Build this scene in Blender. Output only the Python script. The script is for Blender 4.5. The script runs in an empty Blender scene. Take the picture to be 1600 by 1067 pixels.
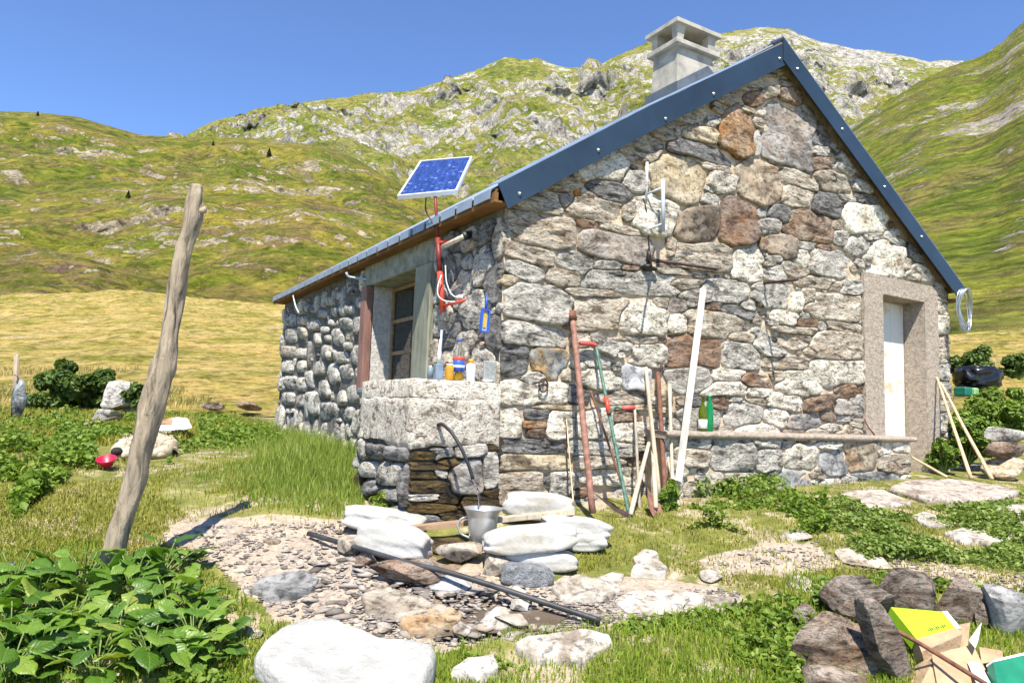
import bpy, math, random
import numpy as np
from mathutils import Matrix, Vector
rng = np.random.default_rng(7); random.seed(7)
S = bpy.context.scene
COL = S.collection
# ------------------------------------------------------------------ camera
FPX = 1142.954; PITCH, ROLL, YAW = map(math.radians, (5.7442, 1.9625, 31.128))
CAM = np.array([-2.8643, -4.9134, 0.693])
_F = np.array([math.sin(YAW)*math.cos(PITCH), math.cos(YAW)*math.cos(PITCH), math.sin(PITCH)])
_R0 = np.array([math.cos(YAW), -math.sin(YAW), 0.0]); _U0 = np.cross(_R0, _F)
_R = math.cos(ROLL)*_R0 + math.sin(ROLL)*_U0
_U = -math.sin(ROLL)*_R0 + math.cos(ROLL)*_U0
cd = bpy.data.cameras.new('camera'); cam = bpy.data.objects.new('camera', cd); COL.objects.link(cam)
cd.sensor_width = 36; cd.lens = FPX*36/1600; cd.clip_start = .05; cd.clip_end = 9000
m = Matrix.Identity(4)
for i in range(3):
    m[i][0], m[i][1], m[i][2], m[i][3] = _R[i], _U[i], -_F[i], CAM[i]
cam.matrix_world = m
S.camera = cam
# ------------------------------------------------------------------ light
SUN = Vector((-.60, -1.0, 1.9)).normalized()          # towards the sun
W = bpy.data.worlds.new('World'); S.world = W; W.use_nodes = True
nt = W.node_tree; nt.nodes.clear()
sky = nt.nodes.new('ShaderNodeTexSky'); sky.sky_type = 'NISHITA'; sky.sun_disc = False
sky.sun_elevation = math.asin(SUN.z); sky.sun_rotation = math.atan2(SUN.x, SUN.y)
sky.altitude = 1900; sky.air_density = 1.0; sky.dust_density = .0; sky.ozone_density = 6.0
bg = nt.nodes.new('ShaderNodeBackground'); bg.inputs[1].default_value = .12
wo = nt.nodes.new('ShaderNodeOutputWorld')
tn = nt.nodes.new('ShaderNodeMix'); tn.data_type = 'RGBA'; tn.blend_type = 'MULTIPLY'; tn.inputs[0].default_value = 1; tn.inputs[7].default_value = (.95, .98, 1.08, 1)
nt.links.new(sky.outputs[0], tn.inputs[6]); nt.links.new(tn.outputs[2], bg.inputs[0]); nt.links.new(bg.outputs[0], wo.inputs[0])
sl = bpy.data.lights.new('sun', 'SUN'); sun = bpy.data.objects.new('sun', sl); COL.objects.link(sun)
sl.energy = 4.9; sl.angle = math.radians(.53); sl.color = (1, .945, .83)
sun.rotation_euler = SUN.to_track_quat('Z', 'Y').to_euler()
sun.location = (0, -8, 20)
S.view_settings.view_transform = 'Standard'; S.view_settings.look = 'None'
S.view_settings.gamma = 1; S.view_settings.exposure = 1.0
S.view_settings.use_curve_mapping = False
S.cycles.max_bounces = 6; S.cycles.transparent_max_bounces = 8

# ------------------------------------------------------------------ picture geometry helpers
FH = np.array([_F[0], _F[1], 0]); FH /= np.linalg.norm(FH)
RH = np.array([FH[1], -FH[0], 0])
def ray(u, v): return _F + _R*(u-800)/FPX - _U*(v-533.5)/FPX
def onY(u, v, Y=0.0):
    d = ray(u, v); return CAM + d*(Y-CAM[1])/d[1]
def onX(u, v, X=0.0):
    d = ray(u, v); return CAM + d*(X-CAM[0])/d[0]
def atD(u, v, D):
    d = ray(u, v); return CAM + d*D/(d@FH)
def px(P):
    d = np.asarray(P, float)-CAM; w = d@_F
    return 800+FPX*(d@_R)/w, 533.5-FPX*(d@_U)/w
_DZ = np.array([[-60,-.75],[2.2,-.75],[2.9,-.68],[3.5,-.59],[4.2,-.416],[4.9,-.215],[5.68,-.02],[6.6,.06],[8,.144],[10.5,.277],[13.5,.454],[17,.57],[25,.75],[60,1.0],[4000,1.0]])
def zg(x, y):
    D = (np.asarray(x)-CAM[0])*FH[0]+(np.asarray(y)-CAM[1])*FH[1]
    s = 0
    for o in (-.35, -.12, .12, .35): s = s+np.interp(D+o, _DZ[:,0], _DZ[:,1])
    return s/4
def G(u, v):
    d = ray(u, v); t = 2.0
    while t < 60:
        P = CAM+d*t
        if P[2] <= zg(P[0], P[1]): break
        t += .02
    return P
def dep(P): return float((np.asarray(P)-CAM)@FH)

# ------------------------------------------------------------------ numpy noise
def _h(i, j, k, s):
    n = (i*374761393 + j*668265263 + k*2147483647 + s*974634777) & 0xffffffff
    n = ((n ^ (n >> 13))*1274126177) & 0xffffffff
    n = (n ^ (n >> 16)) & 0xffffffff
    return n/4294967295.0
def vnoise(p, seed=0):
    p = np.asarray(p, float); f = np.floor(p).astype(np.int64); r = p-f; r = r*r*(3-2*r)
    o = 0
    for a in (0, 1):
        for b in (0, 1):
            for c in (0, 1):
                w = (r[..., 0] if a else 1-r[..., 0])*(r[..., 1] if b else 1-r[..., 1])*(r[..., 2] if c else 1-r[..., 2])
                o = o+w*_h(f[..., 0]+a, f[..., 1]+b, f[..., 2]+c, seed)
    return o*2-1
def fbm(p, oct=4, seed=0, ridged=False, g=.5):
    p = np.asarray(p, float); o = 0; a = 1; t = 0
    for i in range(oct):
        n = vnoise(p*(2**i)+i*13.7, seed+i)
        if ridged: n = 1-2*np.abs(n)
        o = o+a*n; t += a; a *= g
    return o/t

# ------------------------------------------------------------------ mesh helpers
class MB:
    def __init__(s): s.v = []; s.f = []; s.n = 0; s.mi = []
    def add(s, v, f, mi=0):
        v = np.asarray(v, float); s.v.append(v); s.f += [tuple(i+s.n for i in q) for q in f]
        s.mi += [mi]*len(f); s.n += len(v); return s
    def build(s, name, mat, parent=None, smooth=True, sharp=None):
        me = bpy.data.meshes.new(name)
        me.from_pydata(np.concatenate(s.v).tolist() if s.v else [], [], s.f)
        for x in (mat if isinstance(mat, (list, tuple)) else [mat]): me.materials.append(x)
        if any(s.mi): me.polygons.foreach_set('material_index', s.mi)
        if smooth: me.polygons.foreach_set('use_smooth', [True]*len(me.polygons))
        me.update()
        if smooth and sharp: me.set_sharp_from_angle(angle=math.radians(sharp))
        return link(name, me, parent)
def link(name, me, parent=None):
    o = bpy.data.objects.new(name, me); COL.objects.link(o)
    if parent is not None: o.parent = parent
    return o
def fastmesh(name, verts, faces, mat, parent=None, smooth=False, nper=None):
    """verts (N,3) faces (M,k) arrays"""
    verts = np.ascontiguousarray(verts, np.float32); faces = np.ascontiguousarray(faces, np.int32)
    me = bpy.data.meshes.new(name); M, k = faces.shape
    me.vertices.add(len(verts)); me.vertices.foreach_set('co', verts.ravel())
    me.loops.add(M*k); me.loops.foreach_set('vertex_index', faces.ravel())
    me.polygons.add(M); me.polygons.foreach_set('loop_start', np.arange(0, M*k, k, dtype=np.int32))
    me.polygons.foreach_set('loop_total', np.full(M, k, np.int32))
    if smooth: me.polygons.foreach_set('use_smooth', np.ones(M, bool))
    me.materials.append(mat); me.update(calc_edges=True)
    return link(name, me, parent)
def tag(o, label=None, cat=None, group=None, kind=None):
    if label: o['label'] = label
    if cat: o['category'] = cat
    if group: o['group'] = group
    if kind: o['kind'] = kind
    return o
def thing(name, label, cat, loc=(0, 0, 0), group=None, rz=0):
    o = bpy.data.objects.new(name, None); COL.objects.link(o); o.location = loc; o.rotation_euler = (0, 0, rz)
    o.empty_display_size = .1
    return tag(o, label, cat, group)
def V(*a): return np.array(a, float)
def nrm(v): v = np.asarray(v, float); return v/(np.linalg.norm(v)+1e-12)
BF = [(0, 3, 2, 1), (4, 5, 6, 7), (0, 1, 5, 4), (1, 2, 6, 5), (2, 3, 7, 6), (3, 0, 4, 7)]
def box(mb, lo, hi, mi=0):
    x0, y0, z0 = lo; x1, y1, z1 = hi
    return mb.add([(x0,y0,z0),(x1,y0,z0),(x1,y1,z0),(x0,y1,z0),(x0,y0,z1),(x1,y0,z1),(x1,y1,z1),(x0,y1,z1)], BF, mi)
def obox(mb, c, ax, ay, az, mi=0):
    c = np.asarray(c, float)
    return mb.add([c-ax-ay-az, c+ax-ay-az, c+ax+ay-az, c-ax+ay-az, c-ax-ay+az, c+ax-ay+az, c+ax+ay+az, c-ax+ay+az], BF, mi)
def bbox_bev(mb, lo, hi, b=.01):
    """box with chamfered edges"""
    lo = np.array(lo, float); hi = np.array(hi, float); c = (lo+hi)/2; h = (hi-lo)/2; b = min(b, h.min()*.6)
    vs = []; 
    for sx in (-1, 1):
        for sy in (-1, 1):
            for sz in (-1, 1):
                for k in range(3):
                    q = h.copy(); q[k] -= 0; 
                    for j in range(3):
                        if j != k: q[j] -= b
                    vs.append(c+q*np.array([sx, sy, sz]))
    import bmesh
    bm = bmesh.new()
    for v in vs: bm.verts.new(v)
    bmesh.ops.convex_hull(bm, input=bm.verts)
    bm.verts.index_update()
    mb.add([tuple(v.co) for v in bm.verts], [tuple(v.index for v in f.verts) for f in bm.faces]); bm.free()
    return mb
def tube(mb, pts, rad, n=8, cap=True, rough=0, seed=0, mi=0):
    pts = np.asarray(pts, float); m_ = len(pts); rad = np.broadcast_to(np.asarray(rad, float), (m_,))
    tg = np.gradient(pts, axis=0); up = V(.13, .21, .97)
    if abs(nrm(tg[0])@up) > .9: up = V(1, .1, .05)
    vs = []
    a = nrm(np.cross(tg[0], up))
    for i in range(m_):
        t = nrm(tg[i]); a = nrm(a-t*(a@t)); b = np.cross(t, a)
        th = np.arange(n)*2*math.pi/n
        ring = pts[i]+rad[i]*(np.cos(th)[:, None]*a+np.sin(th)[:, None]*b)
        if rough:
            q = np.stack([np.cos(th)*2.2, np.sin(th)*2.2, np.full(n, i*.33+seed)], 1)
            ring = ring+(ring-pts[i])*(fbm(q, 3, seed)*rough)[:, None]
        vs.append(ring)
    f = []
    for i in range(m_-1):
        for j in range(n):
            k = (j+1) % n; f.append((i*n+j, i*n+k, (i+1)*n+k, (i+1)*n+j))
    if cap: f += [tuple(range(n-1, -1, -1)), tuple((m_-1)*n+j for j in range(n))]
    return mb.add(np.concatenate(vs), f, mi)
def lathe(mb, prof, base=(0, 0, 0), n=20, mi=0):
    """prof [(r,z)], revolved"""
    th = np.arange(n)*2*math.pi/n; vs = []
    for r, z in prof: vs.append(np.stack([base[0]+r*np.cos(th), base[1]+r*np.sin(th), np.full(n, base[2]+z)], 1))
    f = [(i*n+j, i*n+(j+1) % n, (i+1)*n+(j+1) % n, (i+1)*n+j) for i in range(len(prof)-1) for j in range(n)]
    return mb.add(np.concatenate(vs), f, mi)
def resample(pts, n):
    pts = np.asarray(pts, float); d = np.r_[0, np.cumsum(np.linalg.norm(np.diff(pts, axis=0), axis=1))]
    t = np.linspace(0, d[-1], n)
    # catmull-like smoothing through finer linear + smoothing
    o = np.stack([np.interp(t, d, pts[:, k]) for k in range(pts.shape[1])], 1)
    for _ in range(3):
        o[1:-1] = (o[:-2]+2*o[1:-1]+o[2:])/4
    return o
def ico(sub):
    import bmesh
    bm = bmesh.new(); bmesh.ops.create_icosphere(bm, subdivisions=sub, radius=1)
    v = np.array([q.co[:] for q in bm.verts]); f = [tuple(x.index for x in q.verts) for q in bm.faces]; bm.free()
    return v, f
ICO4 = ico(4); ICO3 = ico(3); ICO1 = ico(1); ICO2 = ico(2)

# ------------------------------------------------------------------ materials
def newmat(name):
    m = bpy.data.materials.new(name); m.use_nodes = True; t = m.node_tree; t.nodes.clear()
    o = t.nodes.new('ShaderNodeOutputMaterial'); b = t.nodes.new('ShaderNodeBsdfPrincipled')
    t.links.new(b.outputs[0], o.inputs[0]); return m, t, b, o
class NT:
    def __init__(s, t): s.t = t
    def n(s, typ, **k):
        x = s.t.nodes.new(typ)
        for a, b in k.items(): setattr(x, a, b)
        return x
    def l(s, a, b): s.t.links.new(a, b)
    def coord(s, scale=(1, 1, 1), rot=(0, 0, 0), rand=True):
        tc = s.n('ShaderNodeTexCoord'); mp = s.n('ShaderNodeMapping')
        mp.inputs['Scale'].default_value = scale; mp.inputs['Rotation'].default_value = rot
        src = tc.outputs['Object']
        if rand:
            oi = s.n('ShaderNodeObjectInfo'); mu = s.n('ShaderNodeMath', operation='MULTIPLY'); mu.inputs[1].default_value = 37
            s.l(oi.outputs['Random'], mu.inputs[0]); ad = s.n('ShaderNodeVectorMath', operation='ADD')
            s.l(src, ad.inputs[0]); s.l(mu.outputs[0], ad.inputs[1]); src = ad.outputs[0]
        s.l(src, mp.inputs['Vector']); return mp.outputs[0]
    def noise(s, vec, scale, detail=6, rough=.6, dist=0, out='Fac'):
        x = s.n('ShaderNodeTexNoise'); x.inputs['Scale'].default_value = scale; x.inputs['Detail'].default_value = detail
        x.inputs['Roughness'].default_value = rough; x.inputs['Distortion'].default_value = dist
        if vec is not None: s.l(vec, x.inputs['Vector'])
        return x.outputs[out]
    def ramp(s, fac, stops):
        x = s.n('ShaderNodeValToRGB'); e = x.color_ramp.elements
        while len(e) > 2: e.remove(e[-1])
        while len(e) < len(stops): e.new(.5)
        for i, (p, c) in enumerate(stops):
            e[i].position = p; e[i].color = (c, c, c, 1) if isinstance(c, (int, float)) else (*c, 1)
        s.l(fac, x.inputs[0]); return x.outputs[0]
    def mix(s, fac, a, b, mode='MIX'):
        x = s.n('ShaderNodeMix', data_type='RGBA', blend_type=mode)
        for sock, val in ((x.inputs[0], fac), (x.inputs[6], a), (x.inputs[7], b)):
            if isinstance(val, (int, float)): sock.default_value = val
            elif isinstance(val, tuple): sock.default_value = (*val, 1)
            else: s.l(val, sock)
        return x.outputs[2]
    def math(s, op, a, b=0.0, clamp=False):
        x = s.n('ShaderNodeMath', operation=op, use_clamp=clamp)
        for i, val in enumerate((a, b)):
            if isinstance(val, (int, float)): x.inputs[i].default_value = val
            else: s.l(val, x.inputs[i])
        return x.outputs[0]
    def bump(s, h, strength, dist, prev=None):
        x = s.n('ShaderNodeBump'); x.inputs['Strength'].default_value = strength; x.inputs['Distance'].default_value = dist
        s.l(h, x.inputs['Height'])
        if prev is not None: s.l(prev, x.inputs['Normal'])
        return x.outputs[0]
def sc(c, k): return tuple(min(1, x*k) for x in c)
def stone_mat(name, dark, mid, light, stretch=3.0, scale=5, rust=None, rustamt=.5, crack=.6, rot=.12, bumpd=.03, rand=.25, white=None, whiteamt=.5):
    m, t, b, o = newmat(name); N = NT(t)
    v = N.coord((1, 1, stretch), (.1, rot, .1)); v2 = N.coord((1, 1, 1))
    n1 = N.noise(v, scale, 9, .66, .9); n2 = N.noise(v, scale*5, 6, .7, .4); n3 = N.noise(v2, scale*.55, 4, .6, .5)
    c = N.ramp(n1, [(.38, dark), (.455, mid), (.55, light), (.68, sc(light, 1.18))])
    if white: c = N.mix(N.math('MULTIPLY', N.ramp(n3, [(.50, 0), (.60, 1)]), whiteamt), c, white)
    if rust:
        c = N.mix(N.math('MULTIPLY', N.ramp(N.noise(v2, scale*.8, 7, .65, .8), [(.44, 0), (.60, 1)]), rustamt), c, rust)
    spk = N.ramp(n2, [(.39, .16), (.47, .9), (.66, 1.25)])
    c = N.mix(.75, c, spk, 'MULTIPLY')
    # thin foliation cracks
    wv = N.noise(v, scale*2.2, 5, .6, 1.6); cr = N.ramp(N.math('ABSOLUTE', N.math('SUBTRACT', wv, .5)), [(.002, 0), (.022, 1)])
    c = N.mix(crack*.85, c, N.mix(1.0, c, N.mix(1.0, (.22, .2, .18), cr, 'ADD'), 'MULTIPLY'))
    oi = N.n('ShaderNodeObjectInfo'); br = N.math('ADD', N.math('MULTIPLY', oi.outputs['Random'], rand), 1-rand/2)
    c = N.mix(1.0, c, br, 'MULTIPLY')
    N.l(c, b.inputs['Base Color']); b.inputs['Roughness'].default_value = .85; b.inputs['Specular IOR Level'].default_value = .25
    bp = N.bump(n1, 1.0, bumpd*2.2); bp = N.bump(n2, .9, bumpd*.6, bp)
    if crack: bp = N.bump(cr, .5*crack, .012, bp)
    N.l(bp, b.inputs['Normal']); return m
def simple(name, col, rough=.6, metal=0, bump=None, var=.15, scale=12, stretch=(1, 1, 1), col2=None, spec=.4):
    m, t, b, o = newmat(name); N = NT(t); v = N.coord(stretch)
    n = N.noise(v, scale, 6, .62, .3)
    c2 = col2 or sc(col, 1-var*1.6)
    c = N.ramp(n, [(.34, c2), (.62, sc(col, 1+var*.4))])
    N.l(c, b.inputs['Base Color']); b.inputs['Roughness'].default_value = rough; b.inputs['Metallic'].default_value = metal
    b.inputs['Specular IOR Level'].default_value = spec
    if bump:
        n2 = N.noise(v, scale*3, 6, .65); N.l(N.bump(n2, bump[0], bump[1], N.bump(n, bump[0], bump[1]*2)), b.inputs['Normal'])
    return m
def wood_mat(name, dark, light, axis=(1, 1, .08), scale=30, rough=.8, bump=(.6, .004)):
    m, t, b, o = newmat(name); N = NT(t); v = N.coord(axis); v2 = N.coord((1, 1, 1))
    n = N.noise(v, scale, 7, .65, .6); n2 = N.noise(v2, 4, 4, .6)
    c = N.ramp(n, [(.28, dark), (.5, light), (.72, sc(light, 1.15))]); c = N.mix(.55, c, N.ramp(n2, [(.3, .6), (.65, 1.1)]), 'MULTIPLY')
    N.l(c, b.inputs['Base Color']); b.inputs['Roughness'].default_value = rough; b.inputs['Specular IOR Level'].default_value = .25
    N.l(N.bump(n, bump[0], bump[1]), b.inputs['Normal']); return m
def leaf_mat(name, c1, c2, c3=None, trans=.35, rough=.5, scale=3, tip=None):
    m, t, b, o = newmat(name); N = NT(t)
    g = N.n('ShaderNodeNewGeometry'); v = N.coord((1, 1, 1), rand=False)
    f = N.math('ADD', N.math('MULTIPLY', g.outputs['Random Per Island'], .6), N.math('MULTIPLY', N.noise(v, scale, 4, .6), .5))
    stops = [(.2, c1), (.75, c2)]+([(.92, c3)] if c3 else [])
    c = N.ramp(f, stops)
    N.l(c, b.inputs['Base Color']); b.inputs['Roughness'].default_value = rough; b.inputs['Specular IOR Level'].default_value = .3
    tr = N.n('ShaderNodeBsdfTranslucent'); N.l(N.mix(1.0, c, (1.15, 1.2, .6), 'MULTIPLY'), tr.inputs[0])
    mx = N.n('ShaderNodeMixShader'); mx.inputs[0].default_value = trans
    N.l(b.outputs[0], mx.inputs[1]); N.l(tr.outputs[0], mx.inputs[2]); N.l(mx.outputs[0], o.inputs[0]); return m
M = {}
M['P'] = stone_mat('pale_schist', (.11, .085, .062), (.42, .355, .275), (.62, .56, .465), 3.5, 5, rust=(.50, .34, .19), rustamt=.25)
M['G'] = stone_mat('grey_schist', (.075, .068, .06), (.335, .31, .27), (.59, .555, .495), 2.6, 6, white=(.70, .65, .57), whiteamt=.6)
M['W'] = stone_mat('white_quartzite', (.22, .19, .155), (.62, .56, .46), (.77, .71, .60), 1.8, 5, crack=.5)
M['D'] = stone_mat('dark_slate', (.04, .038, .037), (.13, .12, .115), (.27, .26, .25), 3.2, 6, white=(.38, .37, .36), whiteamt=.35)
M['B'] = stone_mat('brown_slate', (.07, .05, .04), (.20, .145, .11), (.34, .27, .21), 2.0, 5, rust=(.33, .17, .07), rustamt=.45, crack=.4)
M['R'] = stone_mat('rusty_slate', (.08, .045, .028), (.22, .14, .08), (.34, .25, .16), 1.5, 4, rust=(.42, .19, .055), rustamt=.55, crack=.4, white=(.34, .31, .28), whiteamt=.6)
M['T'] = stone_mat('tan_slate', (.17, .13, .09), (.34, .28, .20), (.46, .39, .29), 1.3, 3.5, rust=(.42, .30, .12), rustamt=.35, crack=.35, bumpd=.015)
M['S'] = stone_mat('smooth_grey_slate', (.11, .105, .10), (.235, .22, .205), (.34, .32, .30), 1.6, 3, rust=(.36, .22, .10), rustamt=.25, crack=.5, bumpd=.018)
M['C'] = stone_mat('grey_cobble', (.10, .094, .084), (.27, .255, .225), (.42, .40, .355), 1.2, 5, crack=.35, bumpd=.02)
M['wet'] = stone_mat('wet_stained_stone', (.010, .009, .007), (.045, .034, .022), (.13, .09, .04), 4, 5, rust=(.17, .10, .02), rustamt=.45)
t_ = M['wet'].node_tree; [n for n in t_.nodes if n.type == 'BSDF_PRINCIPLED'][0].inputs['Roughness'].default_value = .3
M['mortar'] = simple('lime_mortar', (.56, .45, .325), .95, bump=(1, .012), var=.2, scale=9, col2=(.38, .30, .21))
M['mortar_dark'] = simple('grey_cobble_mortar', (.16, .15, .13), .95, bump=(1, .02), var=.3, scale=7, col2=(.07, .065, .058))  # grey mortar, darkened so the shade in the cobble gaps sits in its colour
M['plaster'] = simple('rough_pink_render', (.54, .45, .36), .95, bump=(1, .02), var=.12, scale=26, col2=(.36, .30, .245))
M['concrete'] = simple('cast_concrete', (.52, .48, .41), .9, bump=(.8, .015), var=.2, scale=8, col2=(.30, .28, .235))
M['chim'] = simple('chimney_concrete', (.43, .395, .33), .85, bump=(.3, .006), var=.12, scale=5, col2=(.25, .235, .20))

# ================================================================== SETTING: hills and ground
def pl(pts):
    a = np.array(pts, float); return lambda u: np.interp(u, a[:, 0], a[:, 1])
def inpoly(x, y, poly):
    x = np.asarray(x, float); y = np.asarray(y, float); r = np.zeros(x.shape, bool); n = len(poly)
    for i in range(n):
        x0, y0 = poly[i]; x1, y1 = poly[(i+1) % n]
        c = (y0 > y) != (y1 > y)
        with np.errstate(divide='ignore', invalid='ignore'):
            r ^= c & (x < (x1-x0)*(y-y0)/(y1-y0+1e-12)+x0)
    return r
def sstep(a, b, x):
    t = np.clip((x-a)/(b-a), 0, 1); return t*t*(3-2*t)
def hill_mat(name, K, grass, dry, brown, rock, rock_amt, scree=0, heath=0, tilt=False):
    """K: world size of the big patches in metres"""
    m, t, b, o = newmat(name); N = NT(t)
    tc = N.n('ShaderNodeTexCoord').outputs['Object']
    def mp(s, r=(0, 0, 0)):
        x = N.n('ShaderNodeMapping'); x.inputs['Scale'].default_value = s; x.inputs['Rotation'].default_value = r
        N.l(tc, x.inputs[0]); return x.outputs[0]
    a = mp((1, 1, 1.5)); band = mp((.8, .8, 2.6), (.08, .05, 0))
    n1 = N.noise(a, 2.2/K, 8, .66, .8); n2 = N.noise(band, 3.6/K, 9, .72, 1.0); n3 = N.noise(a, 14/K, 7, .72, .4); n4 = N.noise(a, 60/K, 5, .75)
    c = N.ramp(n1, [(.32, grass), (.46, sc(grass, 1.25)), (.58, dry), (.72, sc(dry, 1.05))])
    c = N.mix(N.math('MULTIPLY', N.ramp(n2, [(.47, 0), (.60, 1)]), .85), c, brown)
    if heath: c = N.mix(N.math('MULTIPLY', N.ramp(N.noise(a, 2.3/K, 6, .7, .4), [(.52, 0), (.6, 1)]), heath), c, (.10, .055, .065))
    c = N.mix(N.ramp(n3, [(.50, 0), (.60, .75)]), c, sc(grass, .42))  # darker spots: heather, and relief shade painted into the colour
    c = N.mix(N.ramp(n3, [(.36, .6), (.46, 0)]), c, sc(dry, 1.4))
    geo = N.n('ShaderNodeNewGeometry'); sx = N.n('ShaderNodeSeparateXYZ'); N.l(geo.outputs['Normal'], sx.inputs[0])
    steep = N.math('SUBTRACT', 1.0, sx.outputs[2])
    def cen(n, k): return N.math('MULTIPLY', N.math('SUBTRACT', n, .5), k)
    rk = N.math('ADD', N.math('ADD', N.math('MULTIPLY', steep, .8), cen(N.noise(a, 1.3/K, 4, .55, .3), 1.7)), N.math('ADD', cen(n2, 1.6), cen(n3, 1.7)))
    if tilt:   # barer rock towards the eastern half of the ridge
        sp = N.n('ShaderNodeSeparateXYZ'); N.l(tc, sp.inputs[0]); rk = N.math('ADD', rk, N.math('MULTIPLY', N.math('SUBTRACT', sp.outputs[0], 640.0), .00036))
    rmask = N.ramp(N.math('ADD', rk, .5), [(.5+rock_amt, 0), (.56+rock_amt, 1)])
    rc = N.ramp(N.noise(mp((1, 1, .8), (.3, .5, 0)), 9/K, 8, .75, 1.2), [(.36, sc(rock, .16)), (.45, sc(rock, .6)), (.56, rock), (.70, sc(rock, 1.2))])  # dark fissure tones: the rock's relief shading is put into its colour
    rc = N.mix(.6, rc, N.ramp(n4, [(.3, .45), (.55, 1.1)]), 'MULTIPLY')
    c = N.mix(rmask, c, rc)
    c = N.mix(.8, c, N.ramp(n4, [(.36, .45), (.5, 1), (.64, 1.3)]), 'MULTIPLY')  # fine dark and bright contrast, relief shading added by colour
    N.l(c, b.inputs['Base Color']); b.inputs['Roughness'].default_value = .95; b.inputs['Specular IOR Level'].default_value = .1
    bp = N.bump(n3, .8, K/26); bp = N.bump(n4, .7, K/130, bp); N.l(bp, b.inputs['Normal']); return m
GR = (.105, .125, .018); DRY = (.25, .215, .058); BR = (.15, .105, .05)
M['meadow'] = hill_mat('dry_meadow', 7, (.16, .15, .024), (.38, .275, .085), (.45, .33, .14), (.36, .30, .19), .46)
M['nearhill'] = hill_mat('heather_slope', 22, (.070, .078, .010), (.20, .155, .033), BR, (.32, .27, .19), .36, heath=.8)
M['midhill'] = hill_mat('grazed_slope', 60, (.090, .108, .010), (.235, .19, .032), (.15, .10, .04), (.36, .30, .21), .37, heath=.4)
M['lefthill'] = hill_mat('grass_hill', 120, (.078, .102, .010), (.21, .18, .032), (.14, .10, .045), (.37, .31, .22), .40)
M['mount'] = hill_mat('limestone_mountain', 170, (.10, .125, .018), (.235, .215, .055), (.20, .17, .075), (.43, .40, .345), .37, tilt=True)
M['righthill'] = hill_mat('green_slope', 60, (.078, .108, .009), (.20, .195, .026), (.11, .085, .03), (.34, .30, .25), .33, heath=.45)
LAY = {}
def layer(name, mat, us, Db, Dr, base, ridge, nu, nt_, amp, freq, pw=1.0, ridged=.4, seed=0, skyamp=.0015, back=.55):
    u = np.linspace(us[0], us[1], nu); t = np.linspace(0, 1, nt_)
    U, T = np.meshgrid(u, t, indexing='ij')
    db = Db(U) if callable(Db) else Db; dr = Dr(U) if callable(Dr) else Dr
    D = db*(dr/db)**T
    Y = base(U)+(ridge(U)-base(U))*T**pw
    d = _F+_R*((U-800)/FPX)[..., None]-_U*((Y-533.5)/FPX)[..., None]
    P = CAM+d*(D/(d@FH))[..., None]
    q = P*np.array([1, 1, .6])/freq
    n = fbm(q, 7, seed, g=.55)*(1-ridged)+fbm(q*1.3+5, 6, seed+20, True, .6)*ridged
    w = sstep(0, .12, T)*(1-sstep(.80, 1.0, T))
    P[..., 2] += amp*D*n*w + skyamp*D*fbm(q*6, 5, seed+3, ridged > .5)*(sstep(.7, 1, T)) 
    # gullies sideways for rock relief
    k = amp*D*.7*fbm(q*1.7+31, 5, seed+40, True)*w
    P += k[..., None]*FH
    # far side
    nb = 8; tb = np.linspace(0, 1, nb+1)[1:]
    B = []
    last = P[:, -1]; Dl = D[:, -1]
    for x in tb:
        Q = last+((last-CAM)*[1, 1, 0])*(x*back); Q[:, 2] = last[:, 2]-(last[:, 2]+2)*x**1.1*1.0; B.append(Q)
    P = np.concatenate([P, np.stack(B, 1)], 1); nv, mt = P.shape[:2]
    i, j = np.meshgrid(np.arange(nv-1), np.arange(mt-1), indexing='ij'); a = i*mt+j
    F = np.stack([a, a+mt, a+mt+1, a+1], -1).reshape(-1, 4)
    o = fastmesh(name, P.reshape(-1, 3), F, mat, smooth=True); tag(o, kind='structure')
    LAY[name] = P
    return o
sky_line = pl([(-700,215),(120,260),(290,212),(340,190),(400,178),(470,163),(560,150),(640,143),(700,125),(750,110),(790,90),(845,93),(870,105),(925,108),(960,92),(1010,70),(1120,55),(1180,44),(1230,47),(1300,72),(1400,85),(1450,97),(1490,97),(1560,105),(1700,110),(2300,160)])
layer('mountain', M['mount'], (-300, 2300), 480, 1400, pl([(-700,420),(2300,420)]), sky_line, 1150, 300, .088, 230, .95, .75, 3, .004)
layer('left_hill', M['lefthill'], (-900, 1150), 230, 620, pl([(-900,420),(1150,430)]),
      pl([(-900,230),(-300,190),(0,174),(60,176),(120,183),(180,200),(215,210),(290,216),(350,214),(430,220),(500,228),(560,250),(600,275),(660,310),(800,350),(1150,400)]), 600, 180, .060, 120, .95, .35, 11, .0012)
layer('grazed_hill', M['midhill'], (-1000, 1300), 85, 260, pl([(-1000,520),(1300,540)]),
      pl([(-1000,350),(0,335),(100,330),(240,302),(300,303),(400,303),(470,306),(540,325),(620,345),(700,366),(900,390),(1300,420)]), 620, 200, .055, 45, .9, .3, 17, .0015)
layer('heather_hill', M['nearhill'], (-1100, 1300), 48, 105, pl([(-1100,560),(1300,580)]),
      pl([(-1100,410),(0,398),(60,390),(130,402),(200,425),(280,450),(330,466),(420,486),(600,520),(1300,560)]), 560, 130, .045, 18, .9, .2, 23, .002)
layer('hillside', M['righthill'], (1000, 2900), 24, 480, pl([(1000,600),(2900,600)]),
      pl([(1000,600),(1200,345),(1280,250),(1345,187),(1400,152),(1450,120),(1500,97),(1530,90),(1565,68),(1580,52),(1600,34),(1750,-60),(2300,-300),(2900,-450)]), 600, 240, .024, 50, .85, .25, 31, .003)
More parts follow.
